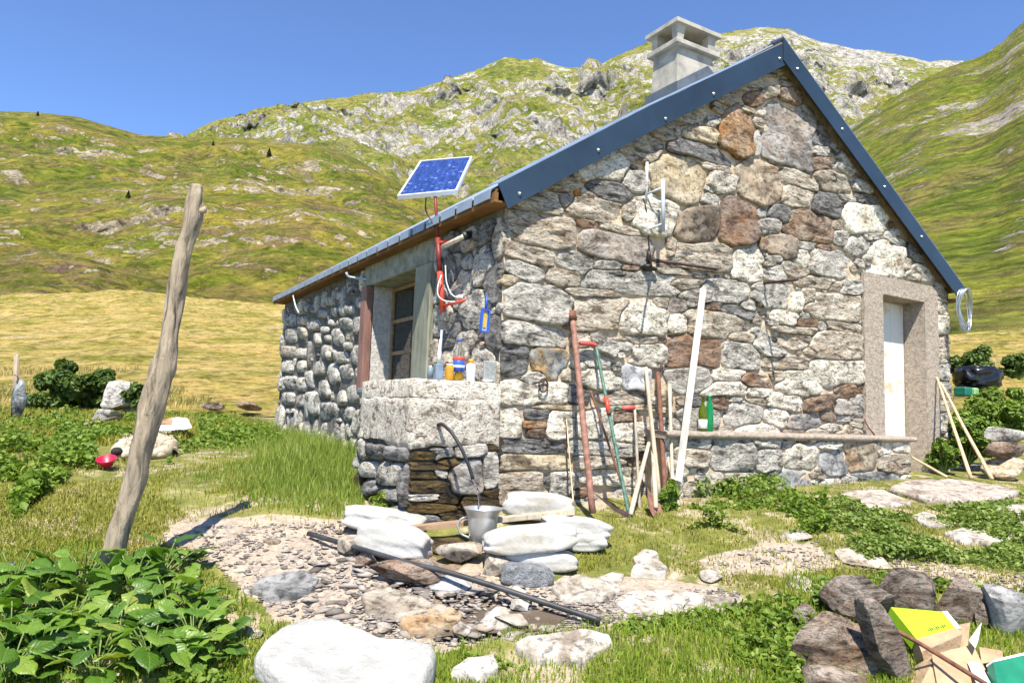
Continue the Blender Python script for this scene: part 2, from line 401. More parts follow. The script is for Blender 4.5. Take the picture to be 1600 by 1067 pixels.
layer('meadow', M['meadow'], (-1400, 3000), 14.5, pl([(-1400,50),(420,60),(800,60),(1300,30),(3000,30)]),
      lambda u: 629+.0343*u+7, pl([(-1400,470),(-100,462),(0,461),(60,458),(130,457),(180,453),(215,454),(270,461),(330,467),(420,474),(700,480),(1200,520),(1480,523),(1600,512),(3000,500)]), 620, 150, .009, 5, .85, .1, 41, .004)

# ground sheet -------------------------------------------------------
GRAVEL = [(275,812),(420,806),(560,812),(640,850),(760,900),(900,905),(1000,900),(1150,922),(1168,948),(1010,965),(830,985),(690,1010),(560,1000),(430,965),(385,925),(330,880),(262,845)]
PATHR = [(1095,872),(1170,850),(1280,842),(1330,880),(1250,900),(1120,900)]
PATHR2 = [(1330,880),(1480,890),(1640,905),(1700,960),(1520,930),(1400,905)]
WET = [(600,850),(700,862),(740,880),(700,905),(640,925),(700,925),(800,930),(900,945),(880,985),(700,1000),(640,990),(590,950)]
DIRT3 = [(1500,800),(1640,780),(1700,830),(1560,822)]
def zone(u, v, P):
    """returns gravel, wet, lush weights at image position (used only while building)"""
    jx = fbm(P*3.1, 3, 5)*28; jy = fbm(P*3.3+9, 3, 6)*14
    uu, vv = u+jx, v+jy
    g = (inpoly(uu, vv, GRAVEL) | inpoly(uu, vv, PATHR) | inpoly(uu, vv, PATHR2) | inpoly(uu, vv, DIRT3)).astype(float)
    w = inpoly(uu, vv, WET).astype(float)
    return g, w
Dr_ = np.r_[np.linspace(-25, 2.4, 14), np.linspace(2.6, 3.3, 12), np.linspace(3.32, 7.2, 210), 7.2*np.exp(np.linspace(.006, math.log(24/7.2), 110)), [30, 45, 80, 200, 900, 4000]]
Sr_ = np.r_[[-40, -12, -4, -2, -1.4], np.linspace(-1.0, 1.0, 460), [1.4, 2, 4, 12, 40]]
DD, SS = np.meshgrid(Dr_, Sr_, indexing='ij')
SC = np.maximum(DD, 3.0)
SX = np.where(np.abs(SS) <= 1, SS*SC, np.sign(SS)*(np.abs(SS))*np.maximum(SC, 12) if False else SS*SC)
GX = CAM[0]+DD*FH[0]+SX*RH[0]; GY = CAM[1]+DD*FH[1]+SX*RH[1]; GZ = zg(GX, GY)
GP = np.stack([GX, GY, GZ], -1)
dv = GP-CAM; w_ = np.maximum(dv@_F, .3)
GU = 800+FPX*(dv@_R)/w_; GV = 533.5-FPX*(dv@_U)/w_
gz, wz = zone(GU, GV, GP)
near = np.clip((16-DD)/8, 0, 1)*(DD > 2)
GZ = GZ+near*(fbm(GP*[1.3, 1.3, 0], 4, 2)*.045+fbm(GP*[9, 9, 0], 3, 4)*.010+gz*fbm(GP*[28, 28, 0], 2, 8)*.008) - wz*.025
GZ = GZ-np.clip(DD-26, 0, 1)*2.2       # runs on below the hills
GP[..., 2] = GZ
nr, nc = DD.shape
i, j = np.meshgrid(np.arange(nr-1), np.arange(nc-1), indexing='ij'); a = i*nc+j
def ground_mat():
    m, t, b, o = newmat('ground'); N = NT(t); v = N.n('ShaderNodeTexCoord').outputs['Object']
    at = N.n('ShaderNodeAttribute', attribute_name='zone'); sp = N.n('ShaderNodeSeparateColor'); N.l(at.outputs['Color'], sp.inputs[0])
    n1 = N.noise(v, 1.1, 6, .6, .4); n2 = N.noise(v, 7, 7, .7, .3); n3 = N.noise(v, 45, 5, .7)
    grass = N.ramp(n2, [(.30, (.07, .085, .016)), (.48, (.115, .125, .026)), (.62, (.20, .19, .05)), (.74, (.28, .235, .11))])
    grass = N.mix(N.ramp(n1, [(.45, 0), (.62, .6)]), grass, (.26, .24, .075))
    vo = N.n('ShaderNodeTexVoronoi'); vo.inputs['Scale'].default_value = 26; vo.inputs['Randomness'].default_value = 1; N.l(v, vo.inputs['Vector'])
    vd = N.n('ShaderNodeTexVoronoi', feature='DISTANCE_TO_EDGE'); vd.inputs['Scale'].default_value = 26; N.l(v, vd.inputs['Vector'])
    hs = N.n('ShaderNodeSeparateColor'); N.l(vo.outputs['Color'], hs.inputs[0])
    grv = N.ramp(hs.outputs[0], [(0, (.24, .195, .16)), (.4, (.32, .27, .22)), (.8, (.39, .34, .285)), (1, (.45, .40, .34))])
    grv = N.mix(1.0, grv, N.ramp(vd.outputs['Distance'], [(0, .6), (.08, 1)]), 'MULTIPLY')
    soil = N.ramp(n2, [(.3, (.27, .205, .15)), (.6, (.42, .34, .255))])

    grv = N.mix(N.ramp(n1, [(.36, .15), (.56, .95)]), grv, soil)
    gm = N.ramp(N.math('ADD', sp.outputs[0], N.math('MULTIPLY', N.math('SUBTRACT', n2, .5), 1.4)), [(.42, 0), (.58, 1)])
    bare = N.ramp(N.math('ADD', N.math('MULTIPLY', N.noise(v, 1.7, 5, .62, .5), .7), N.math('MULTIPLY', n2, .3)), [(.515, 0), (.58, .9)])
    grass = N.mix(bare, grass, soil)
    c = N.mix(gm, grass, grv)
    wet = N.ramp(N.math('ADD', sp.outputs[1], N.math('MULTIPLY', N.math('SUBTRACT', n1, .5), .9)), [(.5, 0), (.75, 1)])
    c = N.mix(wet, c, N.mix(1.0, c, (.62, .56, .50), 'MULTIPLY'))
    c = N.mix(.6, c, N.ramp(n3, [(.3, .5), (.5, 1), (.7, 1.25)]), 'MULTIPLY')
    N.l(c, b.inputs['Base Color'])
    N.l(N.ramp(wet, [(0, .95), (1, .45)]), b.inputs['Roughness']); b.inputs['Specular IOR Level'].default_value = .25
    bp = N.bump(n2, .8, .02); bp = N.bump(vd.outputs['Distance'], .8, .012, bp); bp = N.bump(n3, .8, .006, bp); N.l(bp, b.inputs['Normal']); return m
M['ground'] = ground_mat()
go = fastmesh('ground', GP.reshape(-1, 3), np.stack([a, a+1, a+nc+1, a+nc], -1).reshape(-1, 4), M['ground'], smooth=True)
ca = go.data.color_attributes.new('zone', 'FLOAT_COLOR', 'POINT')
ca.data.foreach_set('color', np.stack([gz.ravel(), wz.ravel(), gz.ravel()*0, np.ones(gz.size)], 1).astype(np.float32).ravel())
tag(go, kind='structure')

# ================================================================== THE HUT
WD, LN, EZ, RZ, OX, OY = 6.425, 6.855, 2.456, 4.689, .147, .111
SLP = (RZ-EZ)/(WD/2+OX)
def roofz(x): return RZ-abs(x-WD/2)*SLP
hut = thing('stone_hut', 'low mountain hut of rough stone with a blue metal roof and concrete chimney', 'hut')

def stonework(seeds, kind, off, region, holes, fill, style, seed=1, mort=.007, maxnorm=1.5):
    """seeds [(u,v,w,h,ang,type)] px -> stones on plane; kind 'Y' (gable, normal -y) or 'X' (side, normal -x)"""
    r = np.random.default_rng(seed)
    un = (lambda u, v: onY(u, v, off)[[0, 2]]) if kind == 'Y' else (lambda u, v: onX(u, v, off)[[1, 2]])
    C, A, T = [], [], []
    pe = 2.7 if style == 'dome' else 6.0
    def pn(q, cc):
        n = (q[..., 0]**pe+q[..., 1]**pe)**(1/pe)
        return n if cc is None else np.maximum(n, (q[..., 0]+q[..., 1])/cc)
    def quad(q): return (q[..., 0] > 0)*1+(q[..., 1] > 0)*2
    for q in seeds:
        u, v, w, h, an, ty = q
        a = math.radians(an); ca, sa = math.cos(a), math.sin(a)
        c = un(u, v)
        ax = (un(u+ca*w/2, v+sa*w/2)-un(u-ca*w/2, v-sa*w/2))/2
        ay = (un(u-sa*h/2, v+ca*h/2)-un(u+sa*h/2, v-ca*h/2))/2
        C.append(c); A.append(np.stack([ax, ay], 1)); T.append(ty)
    C = list(C); A = list(A)
    def norms(P, Cs, Is):
        d = P[:, None, :]-Cs[None]; q = np.abs(np.einsum('nij,mnj->mni', Is, d))
        return pn(q, None)
    reg = np.array(region); lo = reg.min(0); hi = reg.max(0)
    dens, smax, smin, asp, types = fill
    I = [np.linalg.inv(a) for a in A]
    for size in np.linspace(smax, smin, 7):
        P = r.uniform(lo, hi, (dens, 2)); ok = inpoly(P[:, 0], P[:, 1], region)
        for hpoly in holes: ok &= ~inpoly(P[:, 0], P[:, 1], hpoly)
        P = P[ok]
        for p in P:
            Cs, Is = np.array(C), np.array(I)
            if len(C):
                # test the corners of the new stone
                w_, h_ = size*asp, size/asp**.5
                pts = p+np.array([[0, 0], [w_, 0], [-w_, 0], [0, h_], [0, -h_]])*.8
                if norms(pts, Cs, Is).min() < 1.02: continue
            else: w_, h_ = size*asp, size/asp**.5
            k = r.uniform(.8, 1.15); th = r.normal(0, .12)
            a = np.array([[w_*k*math.cos(th), -h_*math.sin(th)], [w_*k*math.sin(th), h_*math.cos(th)]])
            C.append(p); A.append(a); I.append(np.linalg.inv(a)); T.append(types[r.integers(len(types))])
    C, A, I = np.array(C), np.array(A), np.array(I)
    CC = np.full((len(C), 4), 9.0) if style == 'dome' else r.uniform(1.50, 1.98, (len(C), 4))
    SH = np.zeros(len(C)) if style == 'dome' else r.normal(0, .10, len(C))
    def fullnorm(P, ids):
        d = P[:, None, :]-C[ids][None]; q = np.einsum('nij,mnj->mni', I[ids], d); q = np.stack([q[..., 0]+SH[ids]*q[..., 1], q[..., 1]-SH[ids]*q[..., 0]], -1)
        qd = quad(q); cc = CC[ids][np.arange(len(ids))[None, :], qd]
        return pn(np.abs(q), cc)
    out = []
    inside = inpoly(C[:, 0], C[:, 1], region)
    for i in range(len(C)):
        if not inside[i] or any(inpoly(C[i:i+1, 0], C[i:i+1, 1], hp)[0] for hp in holes): continue
        dd = np.linalg.norm(C-C[i], axis=1); near = np.where((dd < 1.3) & (np.arange(len(C)) != i))[0]
        Rm = max(np.linalg.norm(A[i][:, 0]), np.linalg.norm(A[i][:, 1]))
        n = 30 if Rm > .16 else (22 if Rm > .07 else 14)
        th = np.arange(n)*2*math.pi/n+r.uniform(0, .3)
        dirs = np.stack([np.cos(th), np.sin(th)], 1)@A[i].T
        dirs = dirs/fullnorm(C[i]+dirs, np.array([i]))[:, :1]                # unit outline
        rr = np.linspace(.35, maxnorm, 22)
        P = C[i]+dirs[:, None, :]*rr[None, :, None]
        q = P.reshape(-1, 2)
        own = np.broadcast_to(rr, (n, 22)).ravel()
        jit = 1+.10*fbm(np.concatenate([q*9, np.full((len(q), 1), i*.7)], 1), 2, seed)
        qw = q+np.stack([fbm(np.concatenate([q*7, np.zeros((len(q), 1))], 1), 2, 91), fbm(np.concatenate([q*7, np.ones((len(q), 1))*5], 1), 2, 92)], 1)*.012
        bad = own*jit > fullnorm(qw, near).min(1) if len(near) else np.zeros(len(q), bool)
        bad |= own*jit > maxnorm*.97
        bad |= ~inpoly(q[:, 0], q[:, 1], region)
        for hp in holes: bad |= inpoly(q[:, 0], q[:, 1], hp)
        bad = bad.reshape(n, 22); first = np.where(bad.any(1), bad.argmax(1), 21)
        rad = rr[np.maximum(first-1, 0)]
        rad = (np.roll(rad, 1)+(2 if style == 'dome' else 5)*rad+np.roll(rad, -1))/(4 if style == 'dome' else 7)
        e = dirs*rad[:, None]; L = np.linalg.norm(e, axis=1, keepdims=True)
        e = e*np.maximum(.2, (L-mort*.5)/L)
        sz = float(np.sqrt(abs(np.linalg.det(A[i])))*rad.mean())
        if sz < .012: continue
        dome = style == 'dome' or (style == 'mix' and r.random() < .5)
        pr = (min(.055, .022+sz*.35)*r.uniform(.75, 1.1) if dome else r.uniform(.016, .042)*min(1, .55+sz*4))
        prof = [(1, -.5), (1.0, .05), (.95, .42), (.82, .75), (.62, .92), (.34, 1.0)] if dome else \
               [(1, -2.6), (1.0, .30), (.975, .80), (.90, .98), (.76, 1.0), (.60, 1.02), (.42, 1.0), (.22, 1.0)]
        tilt = r.normal(0, .05 if not dome else .12, 2); amp = (.010 if dome else .024)*min(1, .35+sz*5)
        vs = []
        for k, h in prof:
            p = C[i]+e*k
            nz = fbm(np.stack([p[:, 0]*6, np.full(n, i*1.7+off), p[:, 1]*22], 1), 4, seed+2, g=.6)
            nz2 = fbm(np.stack([p[:, 0]*5, np.full(n, i*2.3), p[:, 1]*5], 1), 2, seed+6)
            dpt = h*pr+(h > .2)*(nz*amp+nz2*amp*.9+(e*k)@tilt)
            vs.append(np.concatenate([p, dpt[:, None]], 1))
        cp = np.array([[C[i][0], C[i][1], pr+amp*.3]]); vs.append(cp)
        vv = np.concatenate(vs); s_, z_, d_ = vv[:, 0], vv[:, 1], np.maximum(vv[:, 2], -.05)
        X = np.stack([s_, off-d_, z_], 1) if kind == 'Y' else np.stack([off-d_, s_, z_], 1)
        f = []; nr_ = len(prof)
        for a in range(nr_-1):
            for b in range(n):
                c = (b+1) % n; qd = (a*n+b, a*n+c, (a+1)*n+c, (a+1)*n+b); f.append(qd)
        for b in range(n): f.append(((nr_-1)*n+b, (nr_-1)*n+(b+1) % n, nr_*n))
        if kind == 'X': f = [x[::-1] for x in f]
        D = dep(X.mean(0)); ppx = 2*sz*FPX/D*(1 if kind == 'Y' else .6)
        out.append((ppx, X, f, T[i]))
    return out
def scn(o, s, L):   # crop coordinates -> picture coordinates
    return [(o[0]+a/s, o[1]+b/s, c/s, d/s, e, t) for a, b, c, d, e, t in L]
GS = [(1229,211,74,98,4,'S'),(1151,206,52,78,6,'R'),(1177,157,24,22,0,'B'),(1200,147,24,16,-10,'G'),(1237,152,34,22,25,'B'),(1228,129,14,18,0,'P'),
(1168,173,26,10,20,'G'),(1187,178,14,9,0,'G'),(1183,192,22,14,40,'G'),(1182,226,11,38,0,'G'),(1114,190,22,14,-20,'G'),(1097,211,50,20,14,'T'),
(1098,239,94,24,13,'D'),(1117,263,50,10,16,'P'),(1061,279,78,72,4,'T'),(1129,287,44,30,10,'W'),(1184,284,64,72,2,'T3'),(1283,216,26,28,25,'D'),
(1281,237,26,14,4,'G'),(1281,257,32,18,0,'B'),(1303,237,14,20,15,'G'),(1309,255,14,12,0,'P'),(1245,279,60,20,24,'P'),(1302,283,50,28,12,'P'),
(1026,333,70,56,2,'W'),(1089,353,62,50,-14,'T2'),(1154,346,52,80,3,'B2'),(1244,310,44,28,5,'G'),(1292,324,42,32,6,'D'),(1267,354,66,44,12,'B'),
(1216,334,30,22,15,'D'),(1198,353,30,22,0,'D'),(1108,312,24,18,20,'G'),(1106,297,16,8,30,'G'),(1189,333,14,16,0,'P'),(1191,383,12,20,0,'R'),
(1220,385,42,32,0,'T2'),(1260,385,22,12,10,'D'),(1254,406,24,28,10,'W'),(1290,411,66,36,12,'G'),(1085,400,110,38,4,'P'),(1168,412,42,54,0,'W'),
(1207,404,20,12,0,'P'),(1200,413,16,8,0,'P'),(1207,427,30,20,0,'P'),(1241,424,40,16,15,'P'),(1095,430,22,7,0,'D'),(1120,457,90,32,-2,'G'),
(1207,461,60,32,5,'G'),(1050,425,50,10,0,'P'),(1074,446,60,16,5,'P'),(1242,470,18,26,0,'W'),(1262,463,18,22,0,'P'),(1277,442,50,16,8,'P'),
(850,361,104,52,12,'P'),(817,395,94,26,14,'G'),(815,423,56,26,20,'P'),(884,434,48,28,5,'P'),(900,410,52,38,20,'G'),(963,387,118,40,9,'S'),
(932,324,88,38,10,'P'),(955,303,60,32,10,'D'),(882,312,22,24,-20,'S'),(902,303,12,13,0,'O'),(921,351,38,12,8,'B'),(960,357,70,13,14,'P'),
(981,330,22,30,0,'P'),(991,288,38,32,15,'D'),(948,415,40,14,0,'P'),(985,419,24,8,0,'B'),(776,416,26,20,-10,'D'),(787,440,38,22,0,'T'),
(982,440,150,34,2,'P'),(1047,391,18,30,0,'P'),(830,475,120,58,8,'P'),(934,490,76,52,0,'P'),(925,458,80,14,2,'P'),(820,521,108,36,8,'W'),
(855,569,50,48,2,'Z'),(802,563,44,40,0,'D'),(835,590,44,22,-30,'P'),(833,613,106,34,2,'W'),(1002,502,68,44,2,'W'),(960,532,50,14,0,'P'),(1002,531,60,12,3,'P'),
(930,558,48,26,5,'W'),(968,552,20,18,0,'W'),(963,572,12,12,0,'P'),(1012,555,54,32,-4,'W'),(940,594,62,24,6,'G'),(884,586,20,18,0,'G'),
(990,592,36,40,2,'S2'),(965,585,12,6,0,'D'),(975,622,62,22,-4,'G'),(900,617,28,26,0,'D'),(1033,474,20,14,0,'G'),(1057,478,26,16,0,'S'),(1057,508,30,26,0,'W'),
(1113,507,78,38,4,'P'),(1113,478,24,14,10,'B'),(1149,487,52,13,15,'D'),(1080,474,20,12,0,'G'),(1188,491,18,8,0,'P'),(1224,498,32,18,15,'G'),
(1207,505,16,6,0,'D'),(1160,527,40,14,8,'P'),(1208,532,14,12,0,'D'),(1258,505,30,12,6,'B'),(1284,510,12,14,0,'G'),(1236,530,60,26,2,'P'),
(1062,548,40,48,0,'B2'),(1107,552,33,42,2,'B2'),(1159,555,54,36,4,'W'),(1033,532,18,9,0,'B'),(1082,592,62,34,2,'G'),(1134,586,46,18,2,'W'),
(1180,596,42,18,8,'B2'),(1135,607,62,20,-2,'W'),(1183,612,34,14,6,'G'),(1247,600,52,38,2,'W'),(1215,588,20,14,0,'P'),(1226,567,64,17,2,'P'),
(1226,628,50,24,4,'W'),(1281,630,50,20,-6,'B'),(1123,628,28,20,0,'B'),(1148,625,22,8,0,'D'),(1178,628,30,10,4,'G'),(1037,623,20,22,0,'T'),
(1086,629,20,14,0,'D'),(1350,343,62,44,4,'Wc'),(1352,312,28,16,15,'D'),(1323,311,26,7,10,'D'),(1385,404,50,46,8,'Wc'),(1313,372,22,20,0,'P'),
(1337,381,30,26,-20,'G'),(1362,370,32,10,-5,'G'),(1389,351,10,8,0,'R'),(1392,366,18,12,0,'G'),(1400,380,26,11,20,'G'),(1416,413,14,18,0,'P'),
(1434,428,30,20,20,'G'),(1289,388,24,8,8,'B'),(1306,352,18,14,0,'P'),(1354,408,11,15,0,'G'),(1328,450,28,20,5,'G'),(1305,448,22,14,0,'P'),
(1306,480,84,38,6,'P'),(1318,511,62,12,6,'G'),(1307,540,80,38,4,'G'),(1312,583,78,34,3,'G'),(1245,518,60,14,3,'P'),
(1475,483,24,14,20,'G'),(1474,508,22,22,5,'W'),(1473,549,22,32,0,'G'),(1475,582,24,22,0,'G'),(1475,607,22,20,0,'G'),(1475,632,22,22,0,'P'),(1474,660,22,26,0,'G'),
(1316,636,26,24,0,'S'),(1257,660,52,20,0,'S'),(1213,652,30,26,20,'W'),(1319,654,22,11,0,'G'),(1293,650,20,14,0,'B'),(1302,668,40,10,0,'W'),(1335,662,20,14,10,'P'),
(790,662,36,42,0,'G'),(841,647,32,14,0,'D'),(838,664,36,10,0,'R'),(838,677,24,13,0,'B'),(875,664,44,40,0,'G'),(925,662,52,46,0,'W'),
(830,698,112,19,2,'D'),(945,700,118,20,3,'D'),(830,722,118,22,0,'T'),(935,725,70,20,4,'P'),(812,763,78,44,-6,'G'),(875,757,36,38,0,'G'),(975,650,38,14,-4,'B'),
(985,678,44,30,6,'W'),(960,742,84,26,3,'W'),(853,752,16,22,0,'D'),(1000,710,14,14,0,'B'),(885,637,80,7,2,'T'),(990,636,70,7,0,'T'),(1045,672,30,30,0,'P'),(1035,640,30,8,0,'T'),
(900,790,60,24,0,'G'),(1000,780,60,30,0,'G'),(1045,735,26,40,0,'G')]
M['T3'] = stone_mat('tan_square_stone', (.16, .12, .085), (.29, .235, .17), (.38, .32, .24), 1.3, 4, rust=(.40, .20, .08), rustamt=.3, crack=.25, bumpd=.012)
M['D2'] = stone_mat('matt_grey_slate', (.10, .10, .10), (.20, .195, .19), (.29, .285, .28), 1.3, 3, crack=.25, bumpd=.012)
TY = {'P': ['P', 'P', 'P', 'P', 'G'], 'G': ['G', 'G', 'G', 'P', 'W'], 'W': ['W', 'W', 'W', 'G'], 'Wc': ['Wc'], 'D': ['D', 'D', 'G'], 'B': ['B'], 'R': ['R']}
M['Wc'] = stone_mat('cream_stone', (.34, .26, .18), (.60, .54, .42), (.72, .68, .58), 1.5, 4, crack=.4, bumpd=.015)
M['O'] = stone_mat('orange_stone', (.35, .10, .02), (.55, .18, .03), (.60, .25, .06), 1, 6)
M['Z'] = stone_mat('mottled_slate', (.13, .15, .16), (.24, .26, .26), (.34, .36, .36), 1.0, 4, rust=(.50, .30, .10), rustamt=.8, crack=.3, bumpd=.01)
M['T2'] = stone_mat('plain_brown_stone', (.11, .085, .065), (.20, .165, .13), (.28, .235, .19), 1.3, 3, rust=(.36, .24, .12), rustamt=.3, crack=.3, bumpd=.012)
M['B2'] = stone_mat('dark_brown_stone', (.06, .04, .035), (.15, .105, .085), (.24, .18, .14), 2.2, 4, rust=(.34, .16, .05), rustamt=.4, crack=.3, bumpd=.015)
M['S2'] = stone_mat('flat_blue_grey_slate', (.26, .26, .27), (.36, .36, .37), (.42, .42, .43), 1.0, 3, crack=.1, bumpd=.006)
DX0, DX1, DZ1 = 5.007, 5.85, 2.212          # door opening
FX0, FX1, FZ1 = 4.649, 6.14, 2.45           # rendered surround
top = lambda x: roofz(x)-.19
gable_reg = [(0.0, -.25), (WD, -.25), (WD, top(WD)), (WD/2, top(WD/2)), (0.0, top(0))]
door_poly = [(FX0, -.5), (FX0, 2.40), (FX1, 2.47), (FX1, -.5)]
BX0, BX1, BZ = 1.50, 5.10, .605
bench_poly = [(BX0+.15, -1), (BX1, -1), (BX1, BZ-.06), (BX0+.15, BZ-.06)]
st_g = stonework(GS, 'Y', 0, gable_reg, [door_poly, bench_poly], (420, .17, .020, 1.5, ['P','P','P','G','G','W','P','D','B']), 'flat', 3)
L6 = [(460,155,50,70),(520,120,50,80),(440,235,70,80),(505,245,75,120),(255,240,70,80),(270,325,60,90),(390,310,60,110),(320,270,40,50),(335,315,40,50),(325,395,70,100),(415,425,70,80),(495,410,75,130),(285,480,80,100),(365,515,80,130),(435,500,75,100),(505,510,50,90),(235,540,40,110),(315,600,70,120),(405,645,70,100),(480,625,80,110),(262,680,70,150),(335,720,110,110),(450,735,90,90),(410,720,40,50),(395,770,40,40),(370,390,30,40),(450,360,40,60),(360,230,30,50),(300,180,50,60),(380,170,60,60),(340,110,60,60),(400,80,60,60),(460,50,60,60),(240,150,50,60)]
L6 = scn((420, 440), 3.5575, [(a, b, c, d, -8, 'C') for a, b, c, d in L6])
L6b = scn((420, 440), 3.5575, [(a, b, c, d, 5, 'G') for a, b, c, d in [(130,300,70,90),(190,290,60,80),(120,390,80,70),(190,400,60,70),(110,470,70,80),(185,470,60,80),(130,560,70,80),(190,570,60,90),(110,650,80,80),(180,660,70,80),(120,720,60,40),(125,215,60,80),(185,215,60,60)]])
WY0, WY1, WZ0, WZ1 = 1.62, 2.95, .98, 2.10    # window opening in the side wall
side_reg = [(0.0, -.3), (LN, .2), (LN, EZ-.2), (0.0, EZ-.2)]
win_poly = [(1.26, .9), (1.26, 2.34), (3.13, 2.34), (3.13, .9)]
st_l = stonework(L6+L6b, 'X', 0, [(3.0, .1), (LN, .2), (LN, EZ-.2), (3.0, EZ-.2)], [win_poly], (300, .17, .04, .60, ['C', 'C', 'G', 'C', 'D']), 'dome', 5, mort=.032, maxnorm=1.08)
st_l2 = stonework([], 'X', 0, [(0.0, .5), (1.25, .5), (1.25, EZ-.18), (0.0, EZ-.18)], [], (260, .15, .03, 1.15, ['G', 'D', 'P', 'G', 'D2']), 'flat', 15, mort=.012)
st_l2 += stonework([], 'X', 0, [(1.27, -.3), (3.1, .1), (3.1, .88), (1.27, .88)], [], (120, .15, .05, 1.0, ['G', 'D', 'C']), 'flat', 16, mort=.012)
# bench masonry
BS = [(1145,707,62,54,0,'W'),(1200,721,36,34,0,'G'),(1197,690,50,15,3,'G'),(1253,715,46,34,0,'W'),(1300,720,40,34,-5,'D2'),(1342,711,43,46,0,'T3'),(1380,697,24,26,0,'W'),(1410,696,26,22,5,'G'),(1400,723,46,30,4,'G'),(1240,762,56,52,2,'D2'),(1365,748,60,20,0,'D2'),(1328,750,24,13,0,'G'),(1290,695,32,12,5,'G'),(1255,687,16,11,0,'B'),(1090,692,38,15,0,'D'),(1085,716,40,28,5,'G'),(1178,762,46,30,10,'W'),(1202,742,22,12,-10,'D'),(1157,745,50,12,0,'P'),(1272,742,20,10,0,'P'),(1060,710,16,30,0,'G'),(1228,693,16,14,0,'P')]
BY = -.24
st_b = stonework(BS, 'Y', BY, [(BX0, -.35), (BX1, -.35), (BX1, BZ-.05), (BX0, BZ-.05)], [], (160, .1, .03, 1.4, ['G', 'W', 'P', 'P', 'D']), 'flat', 8)
# pier at the corner
PX0, PY0, PY1, PZ = -.745, -.06, 1.0, .935
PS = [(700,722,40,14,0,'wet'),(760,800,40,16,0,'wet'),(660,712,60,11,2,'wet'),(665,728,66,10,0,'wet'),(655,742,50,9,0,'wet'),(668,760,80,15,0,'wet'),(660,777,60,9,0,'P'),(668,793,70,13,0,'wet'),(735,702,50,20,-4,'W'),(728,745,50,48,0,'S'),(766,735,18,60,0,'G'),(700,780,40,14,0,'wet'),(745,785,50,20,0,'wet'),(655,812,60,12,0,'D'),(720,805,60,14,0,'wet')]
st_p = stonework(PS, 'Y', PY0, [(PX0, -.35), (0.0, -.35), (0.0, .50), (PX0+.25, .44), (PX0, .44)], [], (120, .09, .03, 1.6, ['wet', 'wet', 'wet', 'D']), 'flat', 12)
PSX = [(588,702,32,26,10,'D'),(622,706,28,26,0,'D'),(578,733,22,22,0,'D'),(610,740,34,34,20,'G'),(580,765,26,24,0,'D'),(618,775,34,24,0,'D')]
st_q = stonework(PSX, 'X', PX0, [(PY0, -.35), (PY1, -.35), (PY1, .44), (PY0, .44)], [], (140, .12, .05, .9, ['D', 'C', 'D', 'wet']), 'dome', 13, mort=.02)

def wallgrid(mb, kind, off, s0, s1, zb, ztop, step=.06, amp=.012, seed=0):
    ns = max(2, int(abs(s1-s0)/step)); nz = 40
    s = np.linspace(s0, s1, ns+1); t = np.linspace(0, 1, nz+1)
    Sg, Tg = np.meshgrid(s, t, indexing='ij'); zt = np.array([ztop(x) for x in s])[:, None]
    Z = zb+(zt-zb)*Tg
    d = fbm(np.stack([Sg*7, Z*7, Z*0+seed], -1), 4, 9)*amp
    X = np.stack([Sg, off-d, Z], -1) if kind == 'Y' else np.stack([off-d, Sg, Z], -1)
    f = []
    for i in range(ns):
        for j in range(nz):
            a = i*(nz+1)+j; q = (a, a+nz+1, a+nz+2, a+1)
            f.append(q if kind == 'Y' else q[::-1])
    return mb.add(X.reshape(-1, 3), f)
# wall bodies
mb = MB(); rt = lambda x: roofz(x)-.06
wallgrid(mb, 'Y', .010, 0, DX0, -.7, rt); wallgrid(mb, 'Y', .010, DX1, WD, -.7, rt)
# above the door
ns = 14; s = np.linspace(DX0, DX1, ns+1)
mb.add([(x, .012, z) for x in s for z in (DZ1, rt(x))], [(2*i, 2*i+2, 2*i+3, 2*i+1) for i in range(ns)])
gw = mb.build('gable_wall', M['mortar'], hut)
mb = MB()
wallgrid(mb, 'X', 0, 0, WY0, -.7, lambda s: EZ-.02, amp=.02); wallgrid(mb, 'X', 0, WY1, LN, -.7, lambda s: EZ-.02, amp=.02)
mb.add([(0, WY0, WZ1), (0, WY1, WZ1), (0, WY1, EZ), (0, WY0, EZ)], [(0, 3, 2, 1)])
mb.add([(0, WY0, -.7), (0, WY1, -.7), (0, WY1, WZ0), (0, WY0, WZ0)], [(0, 3, 2, 1)])
sw = mb.build('side_wall', M['mortar_dark'], hut)
mb = MB(); box(mb, (.36, LN-.3, -.7), (WD-.3, LN, EZ)); box(mb, (WD-.3, .0, -.7), (WD, LN, EZ))
mb.add([(0.0, LN, -.7), (.36, LN, -.7), (.36, LN, EZ), (0, LN, EZ)], [(0, 3, 2, 1), (0, 1, 2, 3)])
mb.add([(0, LN, EZ), (WD, LN, EZ), (WD/2, LN, rt(WD/2))], [(2, 1, 0)])
mb.add([(.3, .3, .3), (WD-.3, .3, .3), (WD-.3, LN-.3, .3), (.3, LN-.3, .3)], [(0, 1, 2, 3)])
mb.build('back_wall', M['mortar_dark'], hut, smooth=False)
bench = None
mb = MB(); box(mb, (BX0, BY, -.7), (BX1, -.002, BZ-.045)); bn = mb.build('stone_bench', M['mortar'], hut, smooth=False)
mb = MB()
xs = np.linspace(BX0-.04, BX1+.05, 60); rows = []
for x in xs:
    e = fbm(V(x*5, 1, 2), 3, 4)*.018; e2 = fbm(V(x*9, 4, 2), 3, 4)*.014
    rows.append([(x, -.003, BZ-.055), (x, BY-.05+e, BZ-.058+e2), (x, BY-.072+e, BZ-.03), (x, BY-.06+e, BZ-.004), (x, BY-.03+e, BZ+e2*.2), (x, -.003, BZ+.006)])
vv = np.array(rows).reshape(-1, 3); k = 6
